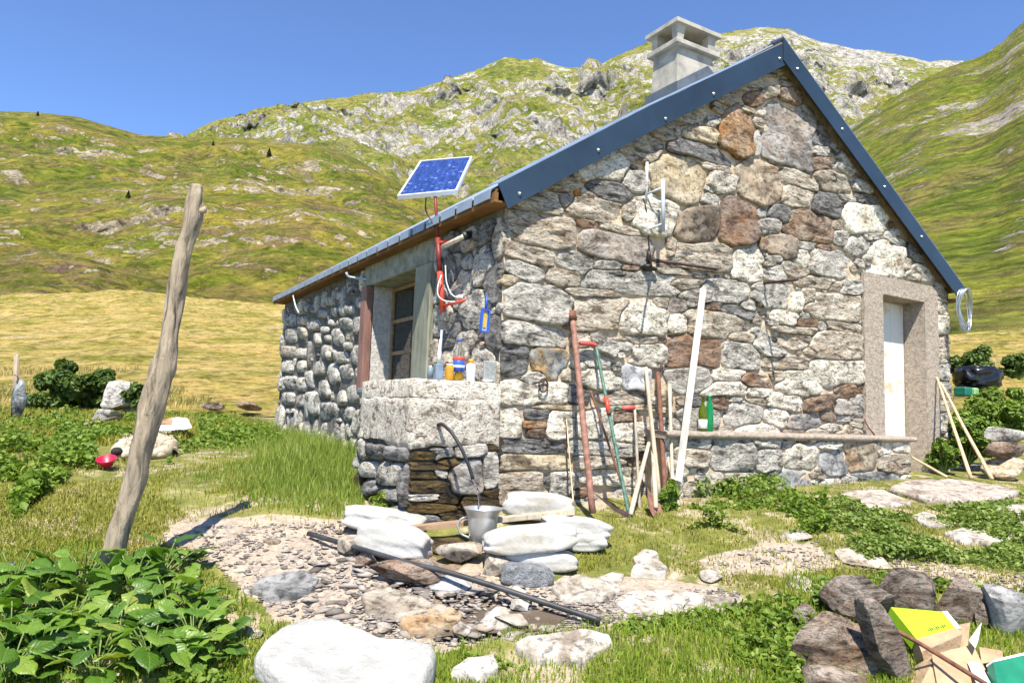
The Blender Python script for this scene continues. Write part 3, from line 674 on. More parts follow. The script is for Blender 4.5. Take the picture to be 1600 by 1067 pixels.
mb.add(vv, [(i*k+j, (i+1)*k+j, (i+1)*k+j+1, i*k+j+1) for i in range(59) for j in range(5)]+[tuple(range(k-1, -1, -1)), tuple(59*k+j for j in range(k))])
mb.build('bench_slab', M['plaster'], bn)
# pier body, block
mb = MB(); box(mb, (PX0+.03, PY0+.03, -.7), (-.002, PY1, .50)); pier = mb.build('corner_pier', M['mortar_dark'], hut, smooth=False)
def slabgrid(name, lo, hi, mat, parent, amp=.012, step=.03, seed=0, bottom=0.0, freq=9):
    """box subdivided and roughened"""
    import bmesh
    lo = np.array(lo, float); hi = np.array(hi, float); bm = bmesh.new()
    bmesh.ops.create_cube(bm, size=1)
    for v in bm.verts: v.co = Vector(lo+(np.array(v.co)+.5)*(hi-lo))
    for ax in range(3):
        n_ = int((hi-lo)[ax]/step)
        for i in range(1, n_):
            pnt = lo.copy(); pnt[ax] += (hi-lo)[ax]*i/n_; nn = Vector((0, 0, 0)); nn[ax] = 1
            bmesh.ops.bisect_plane(bm, geom=bm.verts[:]+bm.edges[:]+bm.faces[:], plane_co=Vector(pnt), plane_no=nn)
    P = np.array([v.co[:] for v in bm.verts]); c = (lo+hi)/2
    dn = np.stack([fbm(P*freq+k*7+seed, 4, 3, g=.6) for k in range(3)], 1)*amp
    # round the edges
    h = (hi-lo)/2; q = np.abs((P-c)/h); edge = (q > .999).sum(1); dn -= (P-c)/h*(edge >= 2)[:, None]*amp*.7
    if bottom: dn[:, 2] += (q[:, 2] > .99)*(P[:, 2] < c[2])*fbm(P*4+3, 3, 8)*bottom
    P = P+dn
    f = [tuple(v.index for v in fc.verts) for fc in bm.faces]; bm.verts.index_update(); bm.free()
    return MB().add(P, f).build(name, mat, parent, smooth=True, sharp=50)
M['moss'] = simple('ochre_moss_stain', (.22, .14, .02), .9, bump=(1, .01), var=.5, scale=30, col2=(.06, .045, .012))
M['sink'] = stone_mat('rough_cast_stone', (.20, .17, .14), (.56, .50, .42), (.68, .63, .55), 1.5, 11, crack=.4, bumpd=.014, rust=(.34, .2, .05), rustamt=.10)
slabgrid('sink_block', (PX0-.02, PY0-.03, .435), (-.02, PY1, PZ-.13), M['sink'], pier, .016, .035, 2, bottom=.09)
slabgrid('sink_rim', (PX0-.012, PY0-.022, PZ-.142), (-.025, PY1-.01, PZ), M['sink'], pier, .008, .035, 3)
# stone objects --------------------------------------------------------
allst = [(s_, gw) for s_ in st_g]+[(s_, sw) for s_ in st_l+st_l2]+[(s_, bn) for s_ in st_b]+[(s_, pier) for s_ in st_p+st_q]
allst.sort(key=lambda z: -z[0][0])
small = {}
for i, ((pp, X, f, ty), par) in enumerate(allst):
    if ty in TY: ty = TY[ty][(i*7) % len(TY[ty])]
    if i < 298:
        c = X.mean(0); mb = MB().add(X-c, f); o = mb.build('stone', M[ty], par); o.location = c
    else:
        small.setdefault((par.name, ty), [MB(), par])[0].add(X, f)
bypar = {}
for (pn, ty), (mb, par) in small.items(): bypar.setdefault(pn, [par, []])[1].append((ty, mb))
for pn, (par, L) in bypar.items():
    A = MB(); mats = []
    for k, (ty, mb) in enumerate(L):
        mats.append(M[ty]); A.add(np.concatenate(mb.v), mb.f, k)
    tag(A.build('small_stones', mats, par), kind='stuff')
print('stones', len(allst), len(st_g), len(st_l))

# ------------------------------------------------------------ door
def quadbox(mb, P4, n, th):   # extruded quad
    P4 = np.asarray(P4, float); n = np.asarray(n, float)*th
    return mb.add(np.concatenate([P4, P4+n]), [(0, 1, 2, 3), (7, 6, 5, 4), (0, 4, 5, 1), (1, 5, 6, 2), (2, 6, 7, 3), (3, 7, 4, 0)])
def panelgrid(mb, P00, U_, V_, nu, nv, amp, nrmv, freq=18, seed=0):
    a = np.linspace(0, 1, nu+1); b = np.linspace(0, 1, nv+1); A, B = np.meshgrid(a, b, indexing='ij')
    P = np.asarray(P00)+A[..., None]*np.asarray(U_)+B[..., None]*np.asarray(V_)
    P = P+(fbm(P*freq, 4, seed, g=.6)*amp)[..., None]*np.asarray(nrmv)
    return mb.add(P.reshape(-1, 3), [(i*(nv+1)+j, (i+1)*(nv+1)+j, (i+1)*(nv+1)+j+1, i*(nv+1)+j+1) for i in range(nu) for j in range(nv)])
mb = MB(); yy = -.035; nn = (0, -1, 0)
panelgrid(mb, (FX0, yy, -.5), (DX0-FX0, 0, 0), (0, 0, DZ1+.5), 10, 70, .012, nn)
panelgrid(mb, (DX1, yy, -.5), (FX1-DX1, 0, 0), (0, 0, DZ1+.5), 8, 70, .012, nn)
panelgrid(mb, (FX0, yy, DZ1), (FX1-FX0, 0, 0), (0, 0, .21), 40, 7, .012, nn)
panelgrid(mb, (DX0, yy, -.5), (0, .30, 0), (0, 0, DZ1+.5), 8, 60, .010, (1, 0, 0))
panelgrid(mb, (DX1, .28, -.5), (0, -.28-.035, 0), (0, 0, DZ1+.5), 8, 60, .010, (-1, 0, 0))
panelgrid(mb, (DX0, .28, DZ1), (0, -.28-.035, 0), (DX1-DX0, 0, 0), 8, 20, .006, (0, 0, -1))
panelgrid(mb, (FX0, 0, -.5), (0, yy, 0), (0, 0, DZ1+.71), 2, 60, .006, (-1, 0, 0))
panelgrid(mb, (FX1, yy, -.5), (0, -yy, 0), (0, 0, DZ1+.71), 2, 60, .006, (1, 0, 0))
panelgrid(mb, (FX0, yy, DZ1+.21), (FX1-FX0, 0, 0), (0, -yy, 0), 30, 2, .004, (0, 0, 1))
mb.build('door_surround', M['plaster'], hut)
m_, t, b, o = newmat('peeling_white_door'); N = NT(t); v = N.coord((1, 1, 1), rand=False)
c = N.ramp(N.noise(v, 3.2, 7, .65, .5), [(.40, (.66, .64, .59)), (.56, (.66, .64, .59)), (.66, (.56, .42, .26))])
c = N.mix(N.ramp(N.noise(v, 9, 7, .7, .3), [(.61, 0), (.66, .7)]), c, (.47, .34, .20)); N.l(c, b.inputs['Base Color']); b.inputs['Roughness'].default_value = .6
door = MB(); box(door, (DX0, .245, .1), (DX1, .285, DZ1)); door = door.build('door', m_, hut, smooth=False)
for k in range(3):
    w_ = (DX1-DX0-.02)/3; mb = MB(); bbox_bev(mb, (DX0+.01+k*w_+.002, .225, .12), (DX0+.01+(k+1)*w_-.002, .2445, DZ1-.02), .004); mb.build('plank', m_, door, smooth=False)

# ------------------------------------------------------------ window
M['grey_wood'] = wood_mat('weathered_green_grey_wood', (.10, .105, .08), (.26, .26, .20), (1, .15, 1), 14)
M['postw'] = wood_mat('weathered_post_wood', (.10, .10, .075), (.25, .25, .19), (1, 1, .1), 16)
M['lintel'] = simple('weathered_concrete_lintel', (.27, .275, .225), .9, bump=(.7, .01), var=.25, scale=9, col2=(.15, .155, .12))
M['redw'] = simple('brown_painted_wood', (.24, .125, .10), .6, bump=(.3, .003), var=.2, scale=14, stretch=(1, 1, .2))
M['reveal'] = simple('white_rough_reveal', (.60, .57, .52), .95, bump=(1, .012), var=.1, scale=22, col2=(.42, .40, .36))
win = thing('window', None, None); del_ = [win.pop(k, None) for k in ()]
win.parent = hut
mb = MB(); bbox_bev(mb, (-.03, 1.26, WZ1), (.32, 3.13, WZ1+.24), .012); mb.build('lintel', M['lintel'], win, smooth=False)
mb = MB(); bbox_bev(mb, (-.05, 1.26, WZ0-.06), (.09, 1.62, WZ1-.003), .01); mb.build('window_post', M['postw'], win, smooth=False)
mb = MB(); bbox_bev(mb, (-.06, 2.955, WZ0-.06), (.03, 3.13, WZ1-.003), .008); mb.build('window_trim', M['redw'], win, smooth=False)
mb = MB()
panelgrid(mb, (0.03, 2.952, WZ0-.05), (.30, 0, 0), (0, 0, WZ1-WZ0+.05), 10, 36, .010, (0, -1, 0))
mb.build('reveal', M['reveal'], win)
mb = MB(); bbox_bev(mb, (-.10, 1.02, WZ0-.10), (.32, 2.97, WZ0-.045), .01); mb.build('sill', simple('grey_painted_sill', (.20, .225, .25), .6), win, smooth=False)
fr = MB(); xg = .25
for y0, y1 in ((WY0, WY0+.05), (WY0+.62, WY0+.70), (WY1-.06, WY1-.005)): box(fr, (xg, y0, WZ0-.045), (xg+.05, y1, WZ1))
for z0 in (WZ0-.045, 1.32, 1.68, WZ1-.05): box(fr, (xg+.003, WY0+.002, z0), (xg+.047, WY1-.007, z0+.04))
M['winwood'] = simple('old_casement_wood', (.30, .20, .10), .7, var=.3, scale=20)
fr = fr.build('casement', M['winwood'], win, smooth=False)
gm, t, b, o = newmat('window_glass'); b.inputs['Base Color'].default_value = (.022, .024, .022, 1); b.inputs['Roughness'].default_value = .05; b.inputs['Specular IOR Level'].default_value = .5
for y0, y1 in ((WY0+.05, WY0+.62), (WY0+.70, WY1-.06)):
    for z0, z1 in ((WZ0, 1.32), (1.36, 1.68), (1.72, WZ1-.05)):
        mb = MB(); box(mb, (xg+.018, y0+.001, z0), (xg+.024, y1-.001, z1)); mb.build('pane', gm, win, smooth=False)

# ------------------------------------------------------------ roof
M['roofm'] = simple('pale_blue_grey_roof_metal', (.27, .32, .38), .38, .25, var=.12, scale=4, spec=.5)
M['verge'] = simple('dark_blue_verge_metal', (.024, .046, .078), .5, .1, var=.2, scale=1.2, spec=.35)
M['vergetop'] = simple('worn_blue_flashing', (.22, .29, .40), .4, .2, var=.15, scale=5, spec=.5)
M['screw'] = simple('zinc_screw', (.45, .47, .50), .35, .8)
M['fascia'] = wood_mat('stained_fascia_wood', (.07, .034, .012), (.20, .10, .036), (1, .1, 1), 16)
ct, st = math.cos(math.atan(SLP)), math.sin(math.atan(SLP))
roof = MB()
for sgn in (-1, 1):
    xe = -OX if sgn < 0 else WD+OX; xr = WD/2
    A_ = [(xe, -OY+.01, EZ-.045), (xr, -OY+.01, RZ-.045), (xr, LN+.14, RZ-.045), (xe, LN+.14, EZ-.045)]
    B_ = [(p[0], p[1], p[2]+.02) for p in A_]
    roof.add(A_+B_, BF)
roof = roof.build('roof', M['fascia'], hut, smooth=False)
rib = .305; ny = int((LN+.25)/rib)
prof_ = [(0, 0), (.085, 0), (.105, .028), (.150, .028), (.170, 0), (.255, 0), (.305, 0)]
for sgn in (-1, 1):
    for k in range(ny):
        y0 = -OY+.03+k*rib; mb = MB(); vs = []
        xe = -OX-.035 if sgn < 0 else WD+OX+.035
        for (py, ph) in prof_:
            for s_ in (0, 1):
                x = xe if s_ == 0 else WD/2; z = roofz(x)-.018
                vs.append((x-ph*st*(-sgn)*(-1), y0+min(py, rib-.003), z+ph*ct)); 
        n_ = len(prof_)
        up = list(vs); dn = [(p[0], p[1], p[2]-.008) for p in vs]
        f = [(2*i, 2*i+2, 2*i+3, 2*i+1) for i in range(n_-1)]+[tuple(x+2*n_ for x in (2*i+1, 2*i+3, 2*i+2, 2*i)) for i in range(n_-1)]
        f += [(2*i, 2*i+2*n_, 2*i+2+2*n_, 2*i+2) for i in range(n_-1)]
        if sgn < 0:   # turned down drip edge
            yA, yB, z0 = y0+.012, y0+rib-.045, roofz(xe)-.02
            mb.add([(xe-.012, yA, z0-.06), (xe-.012, yB, z0-.06), (xe+.002, yB, z0-.06), (xe+.002, yA, z0-.06), (xe-.006, yA-.008, z0+.016), (xe-.006, yB+.008, z0+.016), (xe+.004, yB+.008, z0+.016), (xe+.004, yA-.008, z0+.016)], BF)
        n0_ = mb.n
        f = [tuple(x for x in q) for q in f]
        mb.add(up+dn, f).build('roof_panel', M['roofm'], roof, smooth=False)
# end trims of the eave ribs
# verge boards: left has a joint at x of the picture's 1013,175
def verge(x0, x1, label=None, proud=0):
    """board on the gable face between x0..x1 following the roof"""
    mb = MB(); y0 = -OY-.012-proud; hgt = .235
    P = [(x0, roofz(x0)+.012), (x1, roofz(x1)+.012), (x1, roofz(x1)-hgt), (x0, roofz(x0)-hgt)]
    if x0 < -.1: P[3] = (x0+.095, roofz(x0+.095)-hgt)
    if x1 > WD+.1: P[2] = (x1-.095, roofz(x1-.095)-hgt)
    a = [(x, y0, z) for x, z in P]; b_ = [(x, y0+.010, z) for x, z in P]
    mb.add(a+b_, [(3, 2, 1, 0), (4, 5, 6, 7), (0, 1, 5, 4), (1, 2, 6, 5), (2, 3, 7, 6), (3, 0, 4, 7)])
    o = mb.build('verge_board', M['verge'], roof, smooth=False)
    mb = MB(); a = [(x0, y0+.001, roofz(x0)+.014), (x1, y0+.001, roofz(x1)+.014), (x1, y0+.17, roofz(x1)+.034), (x0, y0+.17, roofz(x0)+.034)]
    mb.add(a+[(x, y, z+.006) for x, y, z in a], BF); mb.build('verge_flashing', M['vergetop'], o, smooth=False)
    return o
xj = onY(1013, 185, -OY)[0]
v1 = verge(-OX, xj, proud=.006); v2 = verge(xj+.002, WD/2+.05, proud=.0); v3 = verge(WD/2-.03, WD+OX, proud=.011)
def screw(u, v, par, dy):
    P = onY(u, v, -OY-.014-dy); mb = MB()
    lathe(mb, [(0, 0), (.018, 0), (.018, .003), (.009, .006), (.009, .014), (0, .014)], n=10)
    o = mb.build('screw', M['screw'], par); o.rotation_euler = (math.pi/2, 0, 0); o.location = P
for u, v, p, d in [(812,303,v1,.006),(935,235,v1,.006),(1040,186,v2,0),(1115,147,v2,0),(1218,92,v2,0),(1246,108,v3,.011),(1316,202,v3,.011),(1382,292,v3,.011),(1440,370,v3,.011)]: screw(u, v, p, d)
mb = MB(); box(mb, (-OX-.02, -OY+.0, EZ-.13), (-OX+.015, LN+.12, EZ-.05)); mb.build('fascia_board', M['fascia'], roof, smooth=False)
mb = MB(); box(mb, (-OX+.016, -OY+.01, EZ-.125), (.05, LN+.1, EZ-.11)); mb.build('soffit', M['fascia'], roof, smooth=False); mb = MB(); box(mb, (WD-.05, -OY+.01, EZ-.17), (WD+OX, LN+.1, EZ-.15)); mb.build('soffit', M['fascia'], roof, smooth=False)
mb = MB()
for k in range(23):
    pass
# chimney
ch = MB(); cx0, cx1, cy0, cy1 = 2.78, 3.37, 1.0, 1.42
tp = .03
ch.add([(cx0-tp, cy0-tp, 4.0), (cx1+tp, cy0-tp, 4.0), (cx1+tp, cy1+tp, 4.0), (cx0-tp, cy1+tp, 4.0), (cx0+.015, cy0+.015, 5.0), (cx1-.015, cy0+.015, 5.0), (cx1-.015, cy1-.015, 5.0), (cx0+.015, cy1-.015, 5.0)], BF)
ch = ch.build('chimney', M['chim'], hut, smooth=False)
mb = MB(); bbox_bev(mb, (cx0-.05, cy0-.05, 4.97), (cx1+.05, cy1+.05, 5.035), .01); mb.build('chimney_ledge', M['chim'], ch, smooth=False)
for ix, x in enumerate((cx0-.005, cx1-.105)):
    for iy, y in enumerate((cy0-.005, cy1-.085)):
        mb = MB(); w0, w1 = .11, .085
        dx = 0 if ix == 0 else 0
        vv = [(x+.01, y+.01, 5.036), (x+w0-.02, y+.01, 5.036), (x+w0-.02, y+w1, 5.036), (x+.01, y+w1, 5.036), (x-.02, y-.02, 5.215), (x+w0+.01, y-.02, 5.215), (x+w0+.01, y+w1, 5.215), (x-.02, y+w1, 5.215)]
        mb.add(vv, BF); mb.build('cap_leg', M['chim'], ch, smooth=False)
mb = MB(); x0, x1, y0, y1 = cx0-.062, cx1+.062, cy0-.062, cy1+.062; xm, ym = (x0+x1)/2, (y0+y1)/2
mb.add([(x0, y0, 5.216), (x1, y0, 5.216), (x1, y1, 5.216), (x0, y1, 5.216), (x0, y0, 5.262), (x1, y0, 5.262), (x1, y1, 5.262), (x0, y1, 5.262), (xm-.08, ym-.04, 5.335), (xm+.08, ym-.04, 5.335), (xm+.08, ym+.04, 5.335), (xm-.08, ym+.04, 5.335)],
       [(0, 3, 2, 1), (0, 1, 5, 4), (1, 2, 6, 5), (2, 3, 7, 6), (3, 0, 4, 7), (4, 5, 9, 8), (5, 6, 10, 9), (6, 7, 11, 10), (7, 4, 8, 11), (8, 9, 10, 11)])
mb.build('chimney_cap', M['chim'], ch, smooth=False)
mb = MB(); e_ = .055
za, zb_, zc = roofz(cx0-e_), roofz(cx1+e_), RZ
for (xx0, xx1, yy0, yy1) in ((cx0-e_, cx0-e_+.02, cy0-e_, cy1+e_), (cx1+e_-.02, cx1+e_, cy0-e_, cy1+e_)):
    z = roofz((xx0+xx1)/2); box(mb, (xx0, yy0, z-.06), (xx1, yy1, z+.13))
for yy0 in (cy0-e_-.002, cy1+e_-.018):
    xs = [cx0-e_, WD/2, cx1+e_]; vv = [(x, yy0+d, roofz(x)+h) for x in xs for d in (0, .02) for h in (-.06, .13)]
    mb.add(vv, [(0, 4, 5, 1), (4, 8, 9, 5), (2, 3, 7, 6), (6, 7, 11, 10), (1, 5, 7, 3), (5, 9, 11, 7)])
mb.build('chimney_flashing', simple('dull_lead_flashing', (.11, .13, .15), .55, .1, var=.2, scale=6), ch, smooth=False)

# ================================================================== OBJECTS ON THE HUT
M['postb0'] = wood_mat('greyed_handle_wood', (.14, .12, .09), (.34, .30, .24), (1, 1, .06), 22)
M['rust'] = simple('brown_rust', (.19, .085, .05), .8, .1, bump=(.5, .003), var=.35, scale=25, col2=(.10, .045, .03))
M['rustp'] = simple('pinkish_rust', (.30, .15, .11), .75, .05, bump=(.4, .003), var=.3, scale=20)
M['darkiron'] = simple('dark_iron', (.09, .05, .045), .6, .4, bump=(.4, .002), var=.3, scale=20)
M['black'] = simple('black_rubber', (.018, .018, .02), .5, var=.3, scale=20)
M['greypvc'] = simple('grey_pvc', (.42, .46, .50), .45, var=.1)
M['white'] = simple('white_plastic', (.75, .76, .76), .45, var=.08)
M['redp'] = simple('red_paint', (.62, .07, .04), .45, var=.25, scale=14)
M['dredp'] = simple('dark_red_paint', (.20, .025, .018), .5, var=.3, scale=14)
M['redgrip'] = simple('red_grip', (.58, .09, .08), .5, var=.15)
M['greenp'] = simple('green_tube_paint', (.10, .20, .15), .5, .1, var=.35, scale=25)
M['paleW'] = wood_mat('bleached_wood', (.34, .28, .20), (.62, .55, .44), (1, 1, .08), 22)
M['plankW'] = wood_mat('white_washed_plank', (.44, .40, .34), (.58, .55, .50), (1, 1, .06), 16)
M['handleW'] = wood_mat('worn_handle_wood', (.26, .20, .14), (.50, .42, .31), (1, 1, .06), 22)
M['stick'] = wood_mat('straw_coloured_stick', (.36, .25, .13), (.60, .46, .28), (1, 1, .08), 22)
M['brownW'] = wood_mat('brown_board', (.16, .10, .06), (.36, .24, .15), (.12, 1, 1), 20)
M['alu'] = simple('dull_aluminium', (.58, .58, .56), .38, .75, bump=(.25, .003), var=.12, scale=7)
M['steel'] = simple('zinc_wire', (.55, .58, .60), .35, .85, var=.1)
M['blue'] = simple('blue_plastic', (.03, .10, .50), .4, var=.1)
M['cable'] = simple('white_cable', (.62, .63, .60), .5, var=.1)
def glass(name, col, rough=.06, trans=1.0, alpha=None):
    m, t, b, o = newmat(name); b.inputs['Base Color'].default_value = (*col, 1); b.inputs['Roughness'].default_value = rough
    b.inputs['Transmission Weight'].default_value = trans; b.inputs['IOR'].default_value = 1.35; return m
# ---- solar panel on a red mast
sp = thing('solar_panel', 'blue solar panel with white frame tilted on a dark red mast above the window', 'solar panel', (0, 0, 0))
bl, br, tl, tr = atD(621, 307, 6.25), atD(714, 298, 6.42), atD(657, 254, 6.75), atD(738, 247, 6.92)
rs = [ray(621, 309), ray(714, 300), ray(657, 254), ray(738, 247)]; rs = [q/(q@FH) for q in rs]
sol = np.linalg.solve(np.stack([rs[3], -rs[1], -rs[2]], 1), -6.3*rs[0]); bl, tr, br, tl = CAM+6.3*rs[0], CAM+sol[0]*rs[3], CAM+sol[1]*rs[1], CAM+sol[2]*rs[2]
c0 = (bl+br+tl+tr)/4; ax = nrm(br-bl); ay = nrm(tl-bl); az = nrm(np.cross(ax, ay)); hw = np.linalg.norm(br-bl)/2; hh = np.linalg.norm(tl-bl)/2
print('panel', sol, hw, hh, ax@ay)
fr = MB(); f_ = .016
for s_ in (-1, 1):
    obox(fr, c0+ax*s_*(hw-f_/2), ax*f_/2, ay*hh, az*.020); obox(fr, c0+ay*s_*(hh-f_/2)-az*.001, ax*(hw-f_), ay*f_/2, az*.020)
obox(fr, c0-az*.012, ax*(hw-f_), ay*(hh-f_), az*.006)
fr.build('panel_frame', M['white'], sp, smooth=False)
m_, t, b, o = newmat('polycrystalline_cell'); N = NT(t); v = N.coord((1, 1, 1))
vo = N.n('ShaderNodeTexVoronoi'); vo.inputs['Scale'].default_value = 34; N.l(v, vo.inputs['Vector']); hs = N.n('ShaderNodeSeparateColor'); N.l(vo.outputs['Color'], hs.inputs[0])
N.l(N.ramp(hs.outputs[0], [(0, (.010, .022, .11)), (.6, (.020, .045, .20)), (.93, (.04, .08, .30)), (1, (.22, .30, .52))]), b.inputs['Base Color']); b.inputs['Roughness'].default_value = .22; b.inputs['Coat Weight'].default_value = .5
nxc, nyc = 9, 4
for i in range(nxc):
    for j in range(nyc):
        mb = MB(); w_ = 2*(hw-f_-.004)/nxc; h_ = 2*(hh-f_-.004)/nyc
        obox(mb, c0+ax*((i+.5)*w_-(hw-f_-.004))+ay*((j+.5)*h_-(hh-f_-.004))+az*.012, ax*(w_/2-.0012), ay*(h_/2-.0012), az*.002)
        mb.build('cell', m_, sp, smooth=False)
pt = c0-az*.02-ay*hh*.15; pb = atD(692, 487, 6.30); pm = atD(684, 372, 6.36); pk = atD(687, 425, 6.33); ptop = atD(680, 306, 6.40)
tube(MB(), [pt, ptop, pm], .013, 10).build('mast', M['dredp'], sp)
tube(MB(), [pm, pk], .024, 10).build('mast_sleeve', M['dredp'], sp)
tube(MB(), [pk+V(0, -.001, 0), pb], .026, 10).build('mast_sleeve', M['redp'], sp)
mb = MB(); w0 = V(-.02, 1.05, pb[2]+.16)
tube(mb, [pb+V(0, 0, .05), onX(735, 467, -.02)], .012, 8); tube(mb, [pm+V(0, 0, -.05), onX(728, 372, -.01)], .018, 8); mb.build('wall_bracket', M['redp'], sp)
mb = MB(); tube(mb, resample([c0-az*.02-ax*.1, atD(664, 333, 6.45), atD(678, 348, 6.4), pm+V(.02, -.03, -.1), pk+V(.03, -.03, 0)], 24), .006, 6); mb.build('cable', M['black'], sp)
mb = MB()
tube(mb, resample([atD(690, 430, 6.25), atD(684, 445, 6.22), atD(683, 463, 6.2), atD(694, 471, 6.2), atD(715, 472, 6.2), atD(742, 468, 6.3)], 24), .006, 6)
tube(mb, resample([atD(696, 415, 6.25), atD(697, 440, 6.22), atD(704, 460, 6.2), atD(718, 468, 6.2), atD(736, 466, 6.3)], 24), .006, 6)
tube(mb, resample([atD(704, 422, 6.3), atD(708, 428, 6.3), atD(708, 440, 6.3)], 8), .005, 6); mb.build('cable', M['cable'], sp)
# junction lump wrapped where cables enter the wall
v_, f_i = ICO2; P = atD(722, 465, 6.22); mb = MB().add(P+v_*[.07, .04, .025]*(1+.3*fbm(v_*2.5, 3, 3))[:, None], f_i); mb.build('cable_wrap', M['cable'], sp)
# ---- wooden lamp/pipe under the eave (pale tube + dark bracket)
o = thing('fluorescent_tube', 'short pale tube fixed under the eave right of the red mast', 'pipe')
tube(MB(), [onX(692, 386, -.16), onX(724, 370, -.16)], .022, 10).build('tube', M['paleW'], o)
tube(MB(), [onX(724, 370, -.16), onX(738, 366, -.02)], .035, 10).build('end_socket', M['black'], o)
# ---- pale pipe hook on the side wall
o = thing('gutter_hook', 'bluish white pipe hook sticking out of the side wall under the eave', 'hook')
P0 = onX(577, 437, 0); P1 = onX(546, 433, -.20)
tube(MB(), resample([P0, P1, P1+V(-.03, 0, .0), P1+V(-.04, 0, .05)], 14), .014, 8).build('hook', simple('pale_blue_pipe', (.33, .45, .55), .4), o)
o = tag(tube(MB(), resample([onX(458, 462, -.17), onX(462, 480, -.17), onX(467, 489, -.15)], 10), .010, 6).build('dangling_strap', M['cable']), 'short white strap dangling from the far end of the eave', 'strap')
# ---- vertical pipe bracket on the gable
o = thing('pipe_bracket', 'grey pipe and thin white rod held off the gable by two clamps', 'pipe bracket')
yb = -.16
A1, A2 = onY(1005, 306), onY(1005, 362)
B1, B2 = A1+V(.02, yb, .02), A2+V(.02, yb, .02)
q1 = onY(1036, 281, yb); q2 = onY(1036, 362, yb)
tube(MB(), [q1, q2], .018, 12).build('pipe', M['greypvc'], o)
tube(MB(), [onY(1011, 254, -.03), onY(1010, 312, -.03)], .012, 8).build('rod', M['white'], o)
tube(MB(), [A1, (q1[0], yb, onY(1036, 293, yb)[2])], .010, 8).build('clamp_arm', M['greypvc'], o)
tube(MB(), [A2, (q1[0], yb, onY(1036, 350, yb)[2])], .010, 8).build('clamp_arm', M['greypvc'], o)
tube(MB(), resample([onY(1006, 310, -.03), onY(1012, 340, -.03), onY(1014, 380, -.04), onY(1016, 420, -.05)], 16), .007, 6).build('cable', M['black'], o)
v_, f_i = ICO2; mb = MB()
for q, s_ in (((1012, 418), (.05, .05, .03)), ((1020, 420), (.05, .03, .02)), ((1014, 402), (.022, .025, .06))):
    mb.add(onY(*q, -.05)+v_*s_*(1+.4*fbm(v_*2, 3, 5))[:, None], f_i)
mb.build('insulator', M['black'], o)
tube(MB(), [onY(1018, 418, -.05), onY(1016, 398, -.42)], .009, 8).build('stay_rod', M['darkiron'], o)
# ---- iron bars in the gable
o = tag(tube(MB(), [onY(1014, 405, .02), onY(1120, 421, -.10)], .014, 6).build('iron_bar', M['darkiron']), 'long rusty iron bar lying nearly flat across the gable below the grey pipe', 'iron bar', 'iron bars in the gable')
X = onY(1190, 443)
o = tag(tube(MB(), [X+V(0, .02, 0), X+V(-.13, -.52, -.05)], .014, 6).build('iron_bar', M['darkiron']), 'short iron bar jutting out of the middle of the gable with a long thin shadow', 'iron bar', 'iron bars in the gable')
# ---- ring
o = thing('iron_ring', 'small rusty ring hanging on the gable below the mottled slate', 'ring')
P = onY(849, 602, -.055); mb = MB(); th = np.linspace(0, 2*math.pi, 25)
tube(mb, np.stack([P[0]+.042*np.cos(th), P[1]+0*th, P[2]+.052*np.sin(th)], 1), .007, 8, cap=False); mb.build('ring', M['darkiron'], o)
tube(MB(), [onY(849, 592, 0), onY(849, 593, -.07)], .007, 6).build('staple', M['rust'], o)
# ---- blue thermometer-like hanging tool
o = thing('blue_frame_tool', 'blue framed hanging holder with yellow centre at the hut corner', 'holder')
A, B = onY(756, 518, -.09), onY(759, 484, -.09); up = nrm(B-A); rt_ = nrm(np.cross(up, V(0, -1, 0)))*-1
H = np.linalg.norm(B-A)/2; c = (A+B)/2; w_ = .030
mb = MB()
for s_ in (-1, 1): obox(mb, c+rt_*w_*s_, rt_*.006, up*H, V(0, .012, 0)); obox(mb, c+up*H*s_, rt_*w_, up*.006, V(0, .0118, 0))
mb.build('frame', M['blue'], o, smooth=False)
mb = MB(); obox(mb, c+V(0, .006, 0), rt_*(w_-.007), up*(H-.007), V(0, .003, 0)); mb.build('back', simple('grey_face', (.42, .42, .38), .5), o, smooth=False)
mb = MB(); obox(mb, c+V(0, -.001, 0), rt_*.012, up*(H-.03), V(0, .003, 0)); mb.build('yellow_block', simple('yellow_block', (.62, .40, .05), .5), o, smooth=False)
tube(MB(), [c+up*H, c+up*(H+.11)], .010, 8).build('handle', M['blue'], o)
# ---- things on the sink block (top PZ)
def bottle(name, label, base, H, prof, mat, group=None, cat='bottle', cap=None, liquid=None, lab=None):
    o = thing(name, label, cat, base, group)
    P = [(r, z*H) for r, z in prof]; lathe(MB(), P, n=20).build('bottle_body', mat, o)
    if liquid:
        k, lm = liquid; pts = [(max(0, r-.003) if r > 0 else 0, z*H+.002) for r, z in prof if z <= k]; pts += [(0, k*H)]
        lathe(MB(), pts, n=20).build('drink', lm, o)
    if cap: r, z0, z1, cm = cap; lathe(MB(), [(0, z0*H), (r, z0*H), (r, z1*H), (0, z1*H)], n=14).build('cap', cm, o)
    for r, z0, z1, lm, nm in (lab or []): lathe(MB(), [(r, z0*H), (r+.0015, z0*H+.001), (r+.0015, z1*H-.001), (r, z1*H)], n=24).build(nm, lm, o)
    return o
def onTop(u, y): # point on the sink top under image column u
    P = onY(u, 590, y); return V(P[0], y, PZ+.002)
clear = glass('clear_plastic', (.93, .95, .97)); yel = glass('yellow_syrup', (.75, .42, .02), .1, .35)
bottle('soda_bottle', 'clear plastic bottle with yellow drink, blue cap and blue label on the sink', onTop(716, PY0+.06), .318,
       [(0, 0), (.036, 0), (.042, .03), (.042, .55), (.041, .60), (.034, .72), (.020, .84), (.0135, .90), (.0135, .94), (0, .945)], clear,
       cap=(.015, .925, .985, M['blue']), liquid=(.34, yel), lab=[(.043, .22, .50, M['blue'], 'label'), (.0433, .47, .56, M['redp'], 'label'), (.0436, .30, .36, M['white'], 'label')])
